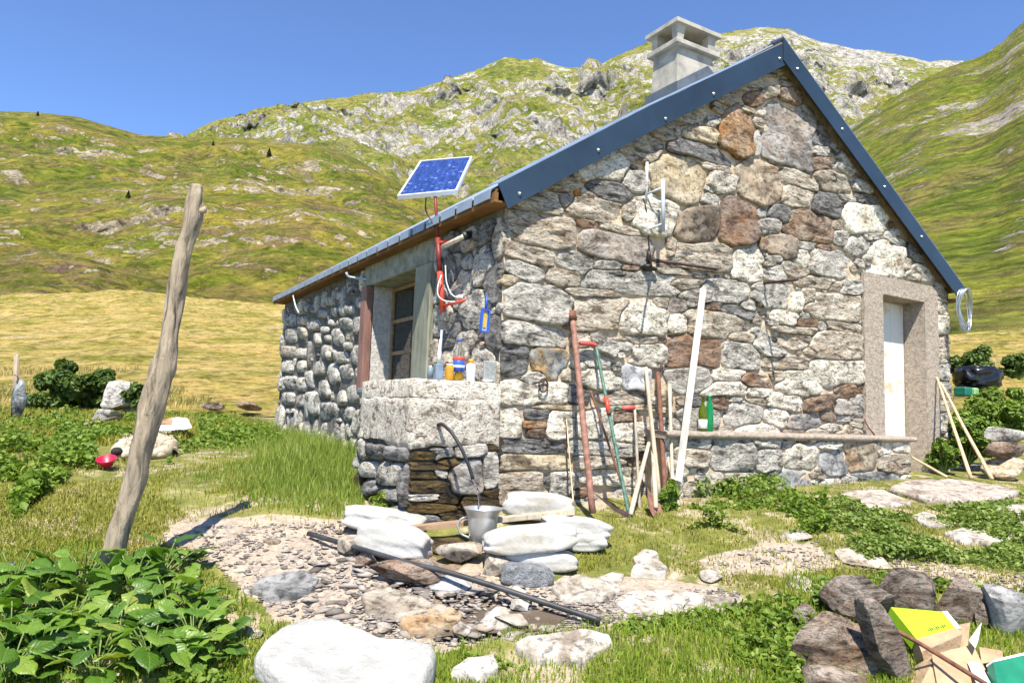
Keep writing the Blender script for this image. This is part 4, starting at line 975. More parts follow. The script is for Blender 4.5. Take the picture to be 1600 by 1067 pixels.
# swirl of white lettering on the label stays a plain emblem of strokes
orange = simple('orange_plastic', (.80, .28, .01), .4)
bottle('white_bottle', 'white bottle with orange cap beside the yellow drink bottle', onTop(735, PY0+.05), .17, [(0, 0), (.032, 0), (.036, .03), (.036, .68), (.030, .76), (.018, .80), (0, .8)], M['white'], cap=(.019, .80, .99, orange))
bottle('honey_jar', 'small amber jar left of the yellow drink bottle', onTop(702, PY0+.05), .12, [(0, 0), (.030, 0), (.032, .05), (.032, .8), (.025, .9), (0, .9)], glass('amber_glass', (.75, .42, .05), .1, .5), cat='jar', cap=(.027, .9, 1.0, M['white']))
o = thing('brush_holder', 'blue-grey box standing at the left of the bottles with a white tube in it', 'box', onTop(685, PY0+.06))
mb = MB(); bbox_bev(mb, (-.028, -.022, 0), (.028, .022, .115), .004); mb.build('holder_box', simple('blue_grey_plastic', (.20, .26, .33), .4), o, smooth=False)
lathe(MB(), [(0, .11), (.014, .11), (.016, .20), (.010, .23), (.004, .30), (0, .30)], n=12).build('tube', M['white'], o)
lathe(MB(), [(0, .15), (.008, .15), (.0085, .37), (0, .37)], base=(.012, .006, 0), n=8).build('brush', M['greypvc'], o)
o = thing('grey_cup', 'small dark grey cup at the left end of the items on the sink', 'cup', onTop(672, PY0+.09))
lathe(MB(), [(0, 0), (.022, 0), (.026, .09), (.023, .09), (.020, .01)], n=16).build('cup', simple('grey_blue_cup', (.14, .18, .21), .5), o)
tube(MB(), [(0, 0, .02), (.0, 0, .10)], .010, 8).build('candle', M['white'], o)
o = thing('soap_dish', 'low whitish dish with green soap right of the bottles', 'dish', onTop(762, PY0+.045))
lathe(MB(), [(0, 0), (.03, 0), (.045, .018), (.042, .018), (.028, .004), (0, .004)], n=18).build('dish', M['white'], o)
v_, f_i = ICO2; MB().add(v_*[.022, .015, .009]+[0, 0, .014], f_i).build('soap', simple('pale_green_soap', (.35, .55, .45), .4), o)
o = thing('concrete_cube', 'flat grey cast block leaning at the wall corner behind the bottles', 'block', onTop(770, -.02))
mb = MB(); bbox_bev(mb, (-.075, .005, 0), (.035, .03, .165), .006); mb.build('block', simple('grey_cast_block', (.30, .31, .30), .9, bump=(.5, .004), var=.2, scale=30), o, smooth=False)
# ---- bottles on the bench
def onBench(u, y=-.17): P = onY(u, 668, y); return V(P[0], y, BZ+.003)
bottle('wine_bottle', 'olive green wine bottle with white label on the bench', onBench(1098), .31, [(0, 0), (.035, 0), (.038, .02), (.038, .55), (.034, .63), (.018, .74), (.014, .80), (.014, .97), (.017, .975), (.017, 1), (0, 1)], glass('olive_glass', (.20, .26, .01), .05, .75), lab=[(.0386, .08, .34, M['white'], 'label')])
bottle('green_bottle', 'bright green plastic bottle beside the wine bottle on the bench', onBench(1108.5, -.14), .33, [(0, 0), (.030, 0), (.036, .04), (.034, .20), (.036, .30), (.034, .55), (.031, .65), (.018, .80), (.013, .86), (.013, .93), (0, .93)], glass('green_plastic', (.02, .42, .14), .12, .7), cap=(.015, .925, .99, simple('green_cap', (.02, .30, .12), .4)))
# ---- tools leaning on the gable
def lean(u0, v0, u1, v1, y1=-.03, y0=None):
    """top point on the wall plane, base on the ground"""
    T = onY(u1, v1, y1); B = G(u0, v0)
    if y0 is not None: B = onY(u0, v0, y0)
    return B, T
def stickth(name, label, cat, B, T, rb, rt_, mat, n=10, rough=.05, wob=.0, group=None, parts=True):
    o = thing(name, label, cat, (0, 0, 0), group); k = np.linspace(0, 1, 14)[:, None]
    P = B*(1-k)+T*k+fbm(np.concatenate([k*2.2, k*0, k*0+rb*99+B[0]], 1), 2, 3)[:, None]*wob*nrm(np.cross(T-B, V(0, 1, 0)))
    tube(MB(), P, np.linspace(rb, rt_, 14), n, rough=rough).build('shaft', mat, o); return o, P
B, T = lean(926, 801, 894, 492, -.05, -.52)
o, P = stickth('rusty_pipe', 'tall thick rusty pipe leaning on the gable left of the scythe', 'pipe', B, T, .026, .024, M['rustp'], 12, .02)
tube(MB(), [T-(T-B)*.03, T+nrm(T-B)*.03], .036, 12).build('pipe_collar', M['rust'], o)
B, T = lean(896, 788, 885, 655, -.03, -.28); stickth('thin_cane', 'thin pale cane leaning on the wall left of the rusty pipe', 'stick', B, T, .007, .005, M['stick'], 6)
B, T = lean(888, 775, 884, 652, -.02, -.10); stickth('thin_rod', 'thin dark rod upright against the wall behind the pale cane', 'stick', B, T, .004, .004, M['darkiron'], 6)
# scythe
o = thing('scythe', 'scythe with green tubular snath and two red grips leaning on the wall', 'scythe')
B, T = lean(984, 812, 931, 540, -.06, -.55)
k = np.linspace(0, 1, 20)[:, None]; P = B*(1-k)+T*k; tube(MB(), P, .014, 10).build('snath', M['greenp'], o)
tube(MB(), resample([T, T+V(-.03, 0, .012), onY(907, 536, -.09)], 10), .019, 10).build('grip', M['redgrip'], o)
Hm = onY(951, 646, -.28); tube(MB(), resample([Hm, Hm+V(.05, -.04, .06), onY(972, 638, -.36)], 12), .011, 8).build('handle_arm', M['greenp'], o)
g0 = onY(972, 638, -.36); tube(MB(), [g0, g0+V(.11, -.02, .012)], .018, 10).build('grip', M['redgrip'], o)
tube(MB(), [P[11], P[13]], .020, 10).build('collar', M['redp'], o)
bl_ = resample([B+V(0, 0, .02), B+V(-.1, .03, .06), B+V(-.26, .10, .19)], 12); mb = MB(); vs = []
for i, q in enumerate(bl_):
    w_ = .035*(1-i/13); vs += [q+V(0, 0, w_), q+V(0, .004, w_), q-V(0, 0, w_*.3), q+V(0, .004, -w_*.3)]
mb.add(vs, sum([[(4*i, 4*i+4, 4*i+6, 4*i+2), (4*i+1, 4*i+3, 4*i+7, 4*i+5), (4*i, 4*i+1, 4*i+5, 4*i+4)] for i in range(11)], [])); mb.build('blade', M['darkiron'], o)
B, T = lean(987, 800, 922, 610, -.03, -.35); stickth('brown_pole', 'thin reddish brown pole crossing behind the scythe', 'pole', B, T, .011, .009, M['rust'], 8, wob=.01)
B, T = lean(1030, 775, 1009, 574, -.05, -.36); o, P = stickth('long_handle', 'long straight pale wooden handle leaning right of the scythe', 'tool handle', B, T, .020, .016, M['handleW'])
def shovel(name, label, B, T, rh, hm, bw, bh, mat):
    o = thing(name, label, 'shovel'); k = np.linspace(0, 1, 16)[:, None]; P = B*(1-k)+T*k
    d = nrm(T-B); S_ = P[2:]
    tube(MB(), S_, np.r_[np.full(11, rh), [rh*1.05, rh*1.35, rh*1.2]], 10, rough=.05).build('shaft', hm, o)
    sx = nrm(np.cross(d, V(0, -1, 0))); n_ = nrm(np.cross(sx, d)); mb = MB(); vs = []; c = B+d*bh*.5
    for i in range(7):
        t_ = i/6
        for j in range(7):
            s_ = (j/6-.5)*2; w_ = bw*(1 if t_ > .35 else .35+.65*(t_/.35)**.5)
            vs.append(B+d*(bh*t_)+sx*s_*w_+n_*((s_*s_-1)*.020))
    vs = np.array(vs); vs2 = vs+n_*.004
    F1 = [(i*7+j, i*7+j+1, (i+1)*7+j+1, (i+1)*7+j) for i in range(6) for j in range(6)]
    mb.add(vs, F1); mb.add(vs2, [f[::-1] for f in F1]); mb.build('blade', mat, o)
    tube(MB(), [B+d*bh*.75-n_*.01, P[3]], .024, 10).build('socket', mat, o); return o
B, T = lean(1022, 812, 1019, 678, -.10, -.60); shovel('shovel', 'short shovel with pale wooden handle and rusty blade under the bottles', B+V(-.02, -.05, 0), T, .019, M['handleW'], .105, .26, M['rustp'])
B, T = lean(1052, 806, 1046, 600, -.06, -.50); shovel('spade', 'narrow spade with dark rusty blade right of the crowbar, behind the blue tipped stake', B, T, .015, M['handleW'], .075, .24, M['rust'])
B, T = lean(1000, 806, 992, 640, -.05, -.40); stickth('hoe_handle', 'slim grey handle between the scythe and the long pale handle', 'tool handle', B, T, .013, .012, M['postb0'], 8)
B, T = lean(1041, 800, 1028, 582, -.04, -.42); o, P = stickth('iron_crowbar', 'dark brown iron pole with forked top leaning behind the wooden handles', 'pole', B, T, .022, .020, M['rust'], 8)
tube(MB(), [T, T+V(.03, -.01, .03), T+V(.035, -.01, .09)], .010, 8).build('fork', M['darkiron'], o)
B, T = lean(985, 804, 1014, 692, -.18, -.55); stickth('axe_handle', 'short pale handle leaning to the right between scythe and shovel', 'tool handle', B, T, .020, .016, M['handleW'])
o = thing('blue_tipped_stake', 'slim stake, blue at the top and pale below, left of the white plank', 'stake')
B, T = lean(1060, 790, 1036, 672, -.12, -.50); Mi = T+(B-T)*.38
tube(MB(), [T, Mi], .012, 8).build('blue_top', simple('blue_paint', (.08, .22, .34), .5), o); tube(MB(), [Mi, B], .018, 8).build('shaft', M['paleW'], o)
o = thing('white_plank', 'tall white plank leaning against the gable and the end of the bench', 'plank')
B, T = lean(1060, 752, 1099, 452, -.06, -.40); d = nrm(T-B); sx = nrm(np.cross(d, V(0, -1, 0))); n_ = nrm(np.cross(sx, d)); L = np.linalg.norm(T-B)
mb = MB(); obox(mb, (B+T)/2, sx*.031, n_*.011, d*L/2); mb.build('plank', M['plankW'], o, smooth=False)
B, T = lean(1518, 748, 1464, 590, -.05, -.75); stickth('walking_stick', 'straight pale stick leaning right of the door, the left one of two', 'stick', B, T, .021, .012, M['stick'], 8, .06, .02, 'sticks right of the door')
B, T = lean(1552, 750, 1469, 597, -.05, -.85); stickth('walking_stick', 'longer bent stick leaning right of the door, the right one of two', 'stick', B, T, .021, .012, M['stick'], 8, .06, .05, 'sticks right of the door')
B, T = lean(1480, 746, 1426, 716, -.10, -.55); stickth('short_branch', 'short crooked branch lying by the foot of the door', 'branch', B, T, .018, .012, M['stick'], 8, .15, .05)
P0, P1 = V(onY(1343, 653)[0], -.05, onY(1343, 655, -.05)[2]), onBench(1366, -.10); stickth('bent_twig', 'small rust-brown twig standing on the bench beside the door', 'twig', P1, P0, .010, .007, M['rust'], 6, .1, .02)
# ---- wire coil
o = thing('wire_coil', 'coil of shiny wire hanging from the right roof corner', 'wire coil')
C = onY(1508, 483, -.25); Dd = dep(C); hx, hy = 19*Dd/FPX, 32*Dd/FPX; r_ = np.random.default_rng(5)
vx = nrm(RH*.85+FH*.5)
for k in range(16):
    th = np.linspace(0, 2*math.pi, 40); sx, sy = hx*r_.uniform(.62, 1.1), hy*r_.uniform(.85, 1.08); ph = r_.normal(0, .12)
    c = C+r_.normal(0, .010, 3)+V(0, 0, hy*1.0-sy)
    p = c+np.outer(np.cos(th)*sx, vx)+np.outer(np.sin(th)*sy, V(0, 0, 1))+np.outer(np.sin(th)*ph*.3+np.cos(th*2)*.012, FH)
    tube(MB(), p, .0045, 5, cap=False).build('wire_loop', M['steel'], o)
tube(MB(), [onY(1486, 455, 0), C+V(0, 0, hy)], .003, 5).build('tie_wire', M['steel'], o)
def Gp(u, v, gap):
    d = ray(u, v); t = 2.0
    while t < 60:
        P = CAM+d*t
        if P[2] <= zg(P[0], P[1])+gap: break
        t += .01
    return P
# ================================================================== WATER PLACE
o = thing('water_hose', 'black hose curving out of the sink block and pouring water', 'hose')
hp = resample([onY(683, 664, PY0-.02), onY(690, 661, PY0-.08), onY(706, 675, PY0-.17), onY(722, 702, PY0-.25), onY(733, 728, PY0-.30), onY(739, 748, PY0-.33)], 26)
tube(MB(), hp, .0125, 10).build('hose', M['black'], o)
JUG = Gp(753, 848, .05)
wm = glass('water', (.95, .97, 1), .02)
rimc = JUG+V(0, 0, .215)
p = resample([hp[-1], hp[-1]+(rimc-hp[-1])*.5+V(0, 0, .02), rimc+V(-.01, 0, -.03)], 18)
tag(tube(MB(), p, np.linspace(.007, .010, 18)*(1+.25*np.sin(np.arange(18)*2.1)), 8, rough=.3).build('water_jet', wm), 'thin stream of water falling from the hose into the jug', 'water')
o = thing('metal_jug', 'dull aluminium jug with flared rim and side handle catching the water', 'jug', JUG)
k_ = dep(JUG)/FPX
lathe(MB(), [(0, 0), (17*k_, 0), (19*k_, .01), (22*k_, .10), (23*k_, .16), (24*k_, .185), (30*k_, .225), (30.5*k_, .23), (29*k_, .228), (22*k_, .18), (20*k_, .09), (17*k_, .012), (0, .012)], n=32).build('jug_body', M['alu'], o)
hd = -RH; tube(MB(), resample([hd*22*k_+V(0, 0, .17), hd*34*k_+V(0, 0, .155), hd*39*k_+V(0, 0, .11), hd*34*k_+V(0, 0, .055), hd*19*k_+V(0, 0, .03)], 20), .008, 8).build('handle', M['alu'], o)
lathe(MB(), [(0, .15), (21*k_, .15)], n=24).build('water_surface', wm, o)
def board(name, label, u0, v0, D0, u1, v1, D1, w_, th, mat, grp=None):
    A, B = Gp(u0, v0, D0), Gp(u1, v1, D1); d = nrm(B-A); s_ = nrm(np.cross(d, V(0, 0, 1))); n_ = np.cross(s_, d)
    mb = MB(); L = np.linalg.norm(B-A)/2; obox(mb, (A+B)/2, d*L, s_*w_/2, n_*th/2); return tag(mb.build(name, mat, smooth=False), label, 'board', grp)
board('wooden_board', 'brown wet board running from the left sacks to the jug', 632, 826, .12, 748, 814, .14, .10, .03, M['brownW'])
board('wooden_board', 'pale board laid on the sacks right of the jug', 775, 812, .17, 895, 799, .20, .09, .03, M['handleW'])
o = tag(tube(MB(), resample([Gp(482, 833, .05), Gp(560, 856, .09), Gp(640, 880, .13), Gp(700, 893, .13), Gp(780, 918, .10), Gp(860, 944, .06), Gp(938, 969, .03)], 50), .0165, 10).build('black_pipe', simple('scuffed_black_pipe', (.045, .046, .05), .5, var=.3, scale=9, col2=(.02, .02, .022))), 'long black plastic pipe lying across the stones in front of the sacks', 'pipe')
M['sack'], t, b, o = newmat('white_hardened_sack'); N = NT(t); v = N.coord(); cz = N.noise(v, 9, 5, .6, 1.8); dd_ = N.noise(v, 5, 6, .65, .4)
cw = N.ramp(N.math('ABSOLUTE', N.math('SUBTRACT', cz, .5)), [(0, 0), (.05, 1)])
c = N.mix(N.ramp(dd_, [(.46, 0), (.64, .8)]), (.46, .45, .425), (.33, .29, .23)); c = N.mix(.06, c, cw, 'MULTIPLY'); N.l(c, b.inputs['Base Color']); b.inputs['Roughness'].default_value = .75
N.l(N.bump(N.noise(v, 160, 2, .5), .25, .002, N.bump(N.noise(v, 22, 4, .6, .6), .35, .01, N.bump(cz, .3, .02))), b.inputs['Normal'])
def sack(label, u, v, w, h, D, ddp=.55, yaw=0, tilt=0, seed=0, pinch=.25, name='cement_sack', mat=None, group='white hardened sacks around the water place', ex=(.72, .82, 1.0)):
    """u,v centre px; w,h px"""
    P = Gp(u, v, D) if D < 1 else atD(u, v, D); k = dep(P)/FPX; W_, H_ = w*k/2, h*k/2; v_, f_ = ICO4
    q = np.sign(v_)*np.abs(v_)**np.array(ex); q /= np.maximum(.75, np.abs(q).max(1))[:, None]
    q = q*[1, 1, 1]
    edge = np.abs(q[:, 0])**3
    q[:, 2] *= 1-pinch*edge
    n1 = fbm(v_*1.6+seed*7, 3, seed); n2 = fbm(v_*[6, 2.5, 3]+seed*5, 4, seed+1, True)
    q = q*(1+.15*n1+.018*n2)[:, None]; n3 = fbm(v_*[9, 5, 3]+seed, 3, seed+4); q[:, 2] += .06*n3*(v_[:, 2] > -.3)
    seam = np.exp(-((np.abs(v_[:, 0])-.93)/.05)**2); q[:, 2] *= 1-.25*seam
    cy, sy = math.cos(yaw), math.sin(yaw); ct_, st_ = math.cos(tilt), math.sin(tilt)
    X = q*[W_, W_*ddp, H_*.86]
    X = np.stack([X[:, 0]*ct_-X[:, 2]*st_, X[:, 1], X[:, 0]*st_+X[:, 2]*ct_], 1)
    X = np.outer(X[:, 0]*cy-X[:, 1]*sy, RH)+np.outer(X[:, 0]*sy+X[:, 1]*cy, FH)+np.outer(X[:, 2], V(0, 0, 1))
    o = MB().add(X, f_).build(name, mat or M['sack']); o.location = P; return tag(o, label, 'sack', group)
sack('flat white sack at the far left of the water place', 602, 812, 118, 36, .07, .5, 0, -.10, 1)
sack('plump white sack in front of the far left one, beside the board', 616, 843, 108, 50, .10, .55, -.15, -.18, 2)
sack('white sack highest up against the wall right of the jug', 842, 790, 102, 44, .13, .4, 0, -.05, 3)
sack('white sack at the right end of the pile, touching the weeds', 898, 823, 100, 34, .12, .55, .1, -.08, 4)
sack('long folded white sack directly right of the jug', 828, 841, 140, 44, .19, .42, .1, .10, 5, .45)
sack('lowest white sack at the front of the right pile', 846, 873, 106, 34, .07, .42, 0, -.02, 6)
sack('small white sack squeezed under the right end of the pile', 912, 846, 62, 28, .06, .7, 0, .05, 8)
# ================================================================== ROCKS
def rock(label, u, vb, w, h, ddp=.8, mat='G', seed=0, cuts=9, Hm=None, yaw=0, name='rock', group=None, rough=.07, boxy=1.0, cat='rock', sink=.12, sub=3, tilt=(0, 0), D=None):
    """u centre px, vb bottom px, w/h px"""
    if D is None: B = G(u, vb)
    else: B = atD(u, vb, D)
    D_ = dep(B); k = D_/FPX; W_ = w*k/2; dp = W_*ddp; el = math.atan2(CAM[2]-B[2], D_)
    Hh = Hm if Hm else max(.03, (h*k-2*dp*math.sin(el))/math.cos(el))
    v_, f_ = (ICO4 if sub == 4 else ICO3); r_ = np.random.default_rng(seed*7+3); q = v_.copy()
    q = np.sign(q)*np.abs(q)**.8*boxy
    q /= np.maximum(1.0, np.abs(q).max(1))[:, None]
    for _ in range(cuts):
        n = nrm(r_.normal(0, 1, 3)*[1, 1, .7]); d = r_.uniform(.40, .80); e = q@n-d; q = q-np.outer(np.maximum(e, 0)*.98, n)
    ex = np.abs(q).max(0); q /= ex
    q = q*(1+rough*fbm(q*2+seed, 4, seed)[:, None]+rough*.5*fbm(q*[5, 5, 14]+seed, 4, seed+2, g=.6)[:, None])
    X = q*[W_, dp, Hh/2*(1+sink)]
    cx_, sx_ = math.cos(tilt[0]), math.sin(tilt[0]); X = np.stack([X[:, 0]*cx_-X[:, 2]*sx_, X[:, 1], X[:, 0]*sx_+X[:, 2]*cx_], 1)
    cx_, sx_ = math.cos(tilt[1]), math.sin(tilt[1]); X = np.stack([X[:, 0], X[:, 1]*cx_-X[:, 2]*sx_, X[:, 1]*sx_+X[:, 2]*cx_], 1)
    X = np.outer(X[:, 0]*math.cos(yaw)-X[:, 1]*math.sin(yaw), RH)+np.outer(X[:, 0]*math.sin(yaw)+X[:, 1]*math.cos(yaw), FH)+np.outer(X[:, 2], V(0, 0, 1))
    if D is None:   # lie on the slope
        g_ = (zg(*(B[:2]+FH[:2]*dp*2))-zg(*B[:2]))/(dp*2); X[:, 2] += (X@FH)*g_*(1 if Hh < .12 else .5)
    o = MB().add(X, f_).build(name, M[mat], sharp=28); c = B+FH*dp; c[2] = zg(c[0], c[1])+Hh/2*(1-sink) if D is None else B[2]+Hh/2
    o.location = c; return tag(o, label, cat, group)
gS = 'stones around the water place'
M['slab'] = stone_mat('tan_flat_stone', (.14, .11, .08), (.27, .225, .175), (.37, .32, .26), 1.0, 3.5, crack=.2, bumpd=.01)
M['ochre'] = stone_mat('ochre_wet_stone', (.14, .085, .035), (.28, .215, .14), (.37, .30, .21), 1.0, 4, rust=(.36, .19, .07), rustamt=.4, crack=.2, bumpd=.01)
M['brn'] = stone_mat('brown_streaked_rock', (.05, .035, .03), (.17, .13, .105), (.30, .25, .21), 2.4, 5, rust=(.30, .16, .08), rustamt=.4, crack=.5, bumpd=.025)
M['purp'] = stone_mat('purple_brown_schist', (.05, .037, .028), (.205, .155, .12), (.37, .305, .25), 2.2, 4, rust=(.33, .19, .10), rustamt=.45, crack=.7, bumpd=.05)
M['greyr'] = stone_mat('blue_grey_schist', (.045, .037, .030), (.185, .155, .13), (.35, .31, .265), 2.6, 4, rust=(.27, .16, .10), rustamt=.45, crack=.7, bumpd=.05)
M['stepslab'] = stone_mat('pinkish_step_slab', (.20, .16, .135), (.33, .275, .235), (.41, .35, .30), 1.0, 4, crack=.1, bumpd=.008)
M['whiter'] = stone_mat('pale_boulder_stone', (.12, .11, .10), (.36, .34, .31), (.48, .46, .43), 1.3, 4, bumpd=.03)
M['path'] = stone_mat('trodden_pale_stone', (.20, .165, .13), (.33, .29, .24), (.42, .385, .34), 1.0, 3, crack=.25, bumpd=.01)
M['marble'] = simple('speckled_white_stone', (.40, .39, .37), .85, bump=(1, .012), var=.05, scale=9, col2=(.31, .30, .28))
rock('brown streaked flat rock under the black pipe', 644, 925, 140, 46, .40, 'brn', 2, group=gS)
rock('small dark rounded rock just below the black pipe', 704, 935, 74, 28, .45, 'D2', 3, group=gS, cuts=4)
rock('tan block of stone below the jug', 716, 892, 78, 42, .55, 'slab', 6, group=gS)
rock('rounded brown stone right of the block below the jug', 778, 912, 92, 46, .5, 'slab', 7, group=gS)
rock('mossy square stone under the left end of the pipe', 547, 876, 52, 36, .6, 'slab', 9, group=gS)
rock('small grey stone wedged beside the mossy square stone', 572, 890, 40, 22, .6, 'greyr', 10, group=gS)
rock('small white stone near the middle of the pipe', 805, 940, 36, 20, .6, 'path', 11, group=gS)
rock('small tan stone between pipe and puddle edge', 812, 962, 30, 20, .6, 'path', 13, group=gS)
rock('dark wet stone in the gap beneath the board', 690, 868, 62, 26, .6, 'wet', 14, group=gS)
rock('pale rounded stone at the lower edge of the stream', 800, 985, 56, 24, .6, 'slab', 15, group=gS)
rock('tiny white pebble at the left of the puddle', 597, 992, 28, 13, .7, 'path', 16, group=gS)
rock('small pale stone beside the puddle front', 715, 1000, 38, 18, .7, 'path', 17, group=gS)
o = sack('crumpled grey cloth draped on the stones right of the pipe', 822, 898, 74, 36, .05, .5, .2, -.1, 21, .1, 'grey_rag', simple('dirty_grey_cloth', (.33, .34, .35), .9, bump=(1, .03), var=.35, scale=16), None); o['category'] = 'rag'
rock('tan stone under the lower left of the big white boulder', 418, 1075, 66, 30, .7, 'slab', 18, D=3.5)
rock('small grey stone in the grass left of the white boulder', 392, 1000, 34, 18, .7, 'path', 19)
def slab(label, out, H, mat, seed=0, name='flagstone', group=None, cat='flagstone', gap=None, dip=0, noise=.012, thick=.10):
    P = np.array([Gp(u, v, H*.8 if gap is None else gap) for u, v in out]); n0 = len(P); t = np.arange(n0+1)/n0; tt = np.linspace(0, 1, 61)[:-1]
    Pc = np.concatenate([P, P[:1]]); E = np.stack([np.interp(tt, t, Pc[:, k]) for k in range(3)], 1)
    E = (np.roll(E, 1, 0)+4*E+np.roll(E, -1, 0))/6
    c = E.mean(0); E = E+nrm_rows(E-c)*(fbm(E*14+seed, 3, seed)*.018)[:, None]; rows = []
    A = np.stack([E[:, 0], E[:, 1], np.ones(60)], 1); co = np.linalg.lstsq(A, E[:, 2], rcond=None)[0]
    for k, h in [(.97, -thick), (1.01, -thick*.45), (1.01, -H*.28), (.985, -H*.07), (.95, 0), (.86, .0), (.74, 0), (.6, 0), (.45, 0), (.3, 0), (.14, 0)]:
        Q = c+(E-c)*k; Q[:, 2] = np.stack([Q[:, 0], Q[:, 1], np.ones(60)], 1)@co+h
        if h > -H*.1: Q[:, 2] += fbm(Q*[7, 7, 0]+seed, 4, seed+1)*noise+fbm(Q*[22, 22, 0]+seed, 3, seed+2)*noise*.3-dip*math.exp(-(k/.55)**2)
        Q[:, :2] += (fbm(Q*[9, 9, 30]+seed, 3, seed+3)*.008)[:, None]; rows.append(Q)
    V_ = np.concatenate(rows+[rows[-1].mean(0)[None]]); nr_ = len(rows)
    F_ = [(a*60+b, a*60+(b+1) % 60, (a+1)*60+(b+1) % 60, (a+1)*60+b) for a in range(nr_-1) for b in range(60)]+[((nr_-1)*60+b, (nr_-1)*60+(b+1) % 60, nr_*60) for b in range(60)]
    ar = ((E[:, 0]*np.roll(E[:, 1], -1)-np.roll(E[:, 0], -1)*E[:, 1]).sum())
    if ar < 0: F_ = [f[::-1] for f in F_]
    o = MB().add(V_-c, F_).build(name, M[mat], sharp=50); o.location = c; return tag(o, label, cat, group)
def nrm_rows(a): return a/np.linalg.norm(a, axis=1, keepdims=True)
pg = 'pale stones set in the ground'
def flat(label, u, vb, w, h, seed, mat='path', Hm=.035, cuts=5, grp=pg, name='flagstone', cat='flagstone', ddp=None, yaw=0):
    B = G(u, vb); D_ = dep(B); k = D_/FPX; el = math.atan2(CAM[2]-B[2], D_)
    dd = ddp or (h*k/2/math.sin(el))/(w*k/2)*.85
    return rock(label, u, vb, w, h, min(dd, 1.4), mat, seed, cuts, Hm, yaw, name, grp, .045, 1.0, cat, .72)
flat('thin pale stone showing above the path rock', 1120, 912, 44, 9, 47)
flat('flat stone between puddle and slab', 775, 985, 60, 18, 48)
flat('pale flat stone in the weeds left of the door step', 1254, 852, 56, 10, 49)
flat('small pale stone in the grass left of the rock ring', 1262, 928, 42, 12, 50)
sg = 'stepping slabs in front of the door'
slab('flat oval grey slate alone on the gravel at the left', [(394,915),(405,902),(440,893),(478,890),(497,900),(492,913),(462,926),(420,930)], 0.05, 'D2', 3, 'rock', gS, 'rock')
slab('large flat tan stone at the left edge of the puddle', [(566,927),(598,915),(640,925),(705,947),(695,953),(655,962),(612,956),(572,946)], 0.05, 'slab', 4, 'rock', gS, 'rock')
slab('ochre oval stone lying in the puddle', [(623,970),(632,957),(665,948),(705,947),(722,956),(712,971),(680,980),(640,982)], 0.045, 'ochre', 5, 'rock', gS, 'rock')
slab('big pillow-shaped white speckled stone at the bottom of the photo', [(398,1020),(410,997),(440,975),(480,963),(522,963),(560,983),(600,993),(650,996),(677,1008),(680,1026),(664,1050),(650,1085),(600,1105),(520,1098),(470,1072),(430,1050)], .15, 'marble', 50, 'white_boulder', None, 'boulder', gap=.13, dip=.02, noise=.022, thick=.22)
slab('pale slab with grass in front near the bottom centre', [(806,1005),(825,992),(868,987),(915,981),(952,990),(956,1005),(930,1014),(912,1032),(880,1022),(835,1020)], 0.05, 'path', 7, 'flagstone', pg, 'flagstone')
slab('small grey-white slab in the grass at the bottom centre', [(705,1046),(730,1027),(770,1022),(777,1040),(750,1054)], 0.04, 'path', 8, 'flagstone', pg, 'flagstone')
slab('big pale embedded slab right of the black pipe end', [(860,916),(880,900),(902,895),(940,905),(968,918),(950,931),(880,932)], 0.035, 'path', 9, 'flagstone', pg, 'flagstone')
slab('irregular upright-looking pale slab in the grass', [(985,894),(993,880),(988,868),(1005,857),(1027,860),(1030,872),(1042,883),(1040,897),(1010,894)], 0.035, 'path', 10, 'flagstone', pg, 'flagstone')
slab('tiny pale slab left of the irregular one', [(938,900),(955,892),(975,895),(970,904),(948,906)], 0.03, 'path', 11, 'flagstone', pg, 'flagstone')
slab('long bare pale rock in the middle of the path', [(960,936),(985,922),(1040,919),(1088,924),(1100,936),(1085,952),(1030,958),(975,951)], 0.02, 'path', 12, 'flagstone', pg, 'flagstone')
slab('right end of the bare pale rock in the path', [(1096,952),(1104,928),(1150,933),(1165,944),(1130,953)], 0.02, 'path', 13, 'flagstone', pg, 'flagstone')
flat('cut off slab at the lower right edge of the steps', 1594, 856, 50, 12, 66, 'path', .03, 5, sg)
flat('rusty brown slab at the far right before the planks', 1590, 776, 46, 14, 67, 'T', .03, 5, sg)
slab('broad pinkish slab in front of the bench end', [(1310,771),(1335,765),(1378,765),(1424,781),(1418,788),(1370,791),(1325,787)], 0.05, 'stepslab', 14, 'flagstone', sg, 'flagstone')
slab('longest slab directly before the door', [(1388,760),(1412,750),(1480,747),(1560,757),(1592,766),(1560,776),(1500,778),(1444,776)], 0.09, 'stepslab', 15, 'flagstone', sg, 'flagstone')
slab('lower white step stone surrounded by clover', [(1424,804),(1445,799),(1480,806),(1492,818),(1465,822),(1435,813)], 0.05, 'path', 16, 'flagstone', sg, 'flagstone')
slab('slab at the right edge above the weeds', [(1545,797),(1570,788),(1650,790),(1650,810),(1560,808)], 0.05, 'path', 17, 'flagstone', sg, 'flagstone')
slab('thin slab at the right edge below it', [(1588,814),(1650,812),(1650,826),(1592,824)], 0.04, 'path', 18, 'flagstone', sg, 'flagstone')
slab('wide low white slab near the right edge', [(1474,830),(1530,820),(1590,826),(1600,839),(1545,848),(1500,843)], 0.05, 'path', 19, 'flagstone', sg, 'flagstone')
fg = 'rocks of the ring with rubbish'
rock('rounded grey rock at the top left of the rubbish ring', 1363, 985, 128, 78, .45, 'greyr', 70, 10, group=fg, sub=4, rough=.10, sink=.3)
rock('big pointed brown rock at the left of the rubbish ring', 1318, 1062, 150, 118, .40, 'purp', 76, 12, Hm=.33, group=fg, sub=4, rough=.10, sink=.3)
rock('tilted banded slab leaning on the big brown rock', 1392, 1080, 72, 150, .5, 'greyr', 78, 9, Hm=.42, group=fg, sub=4, rough=.10, tilt=(.5, .1), sink=.3)
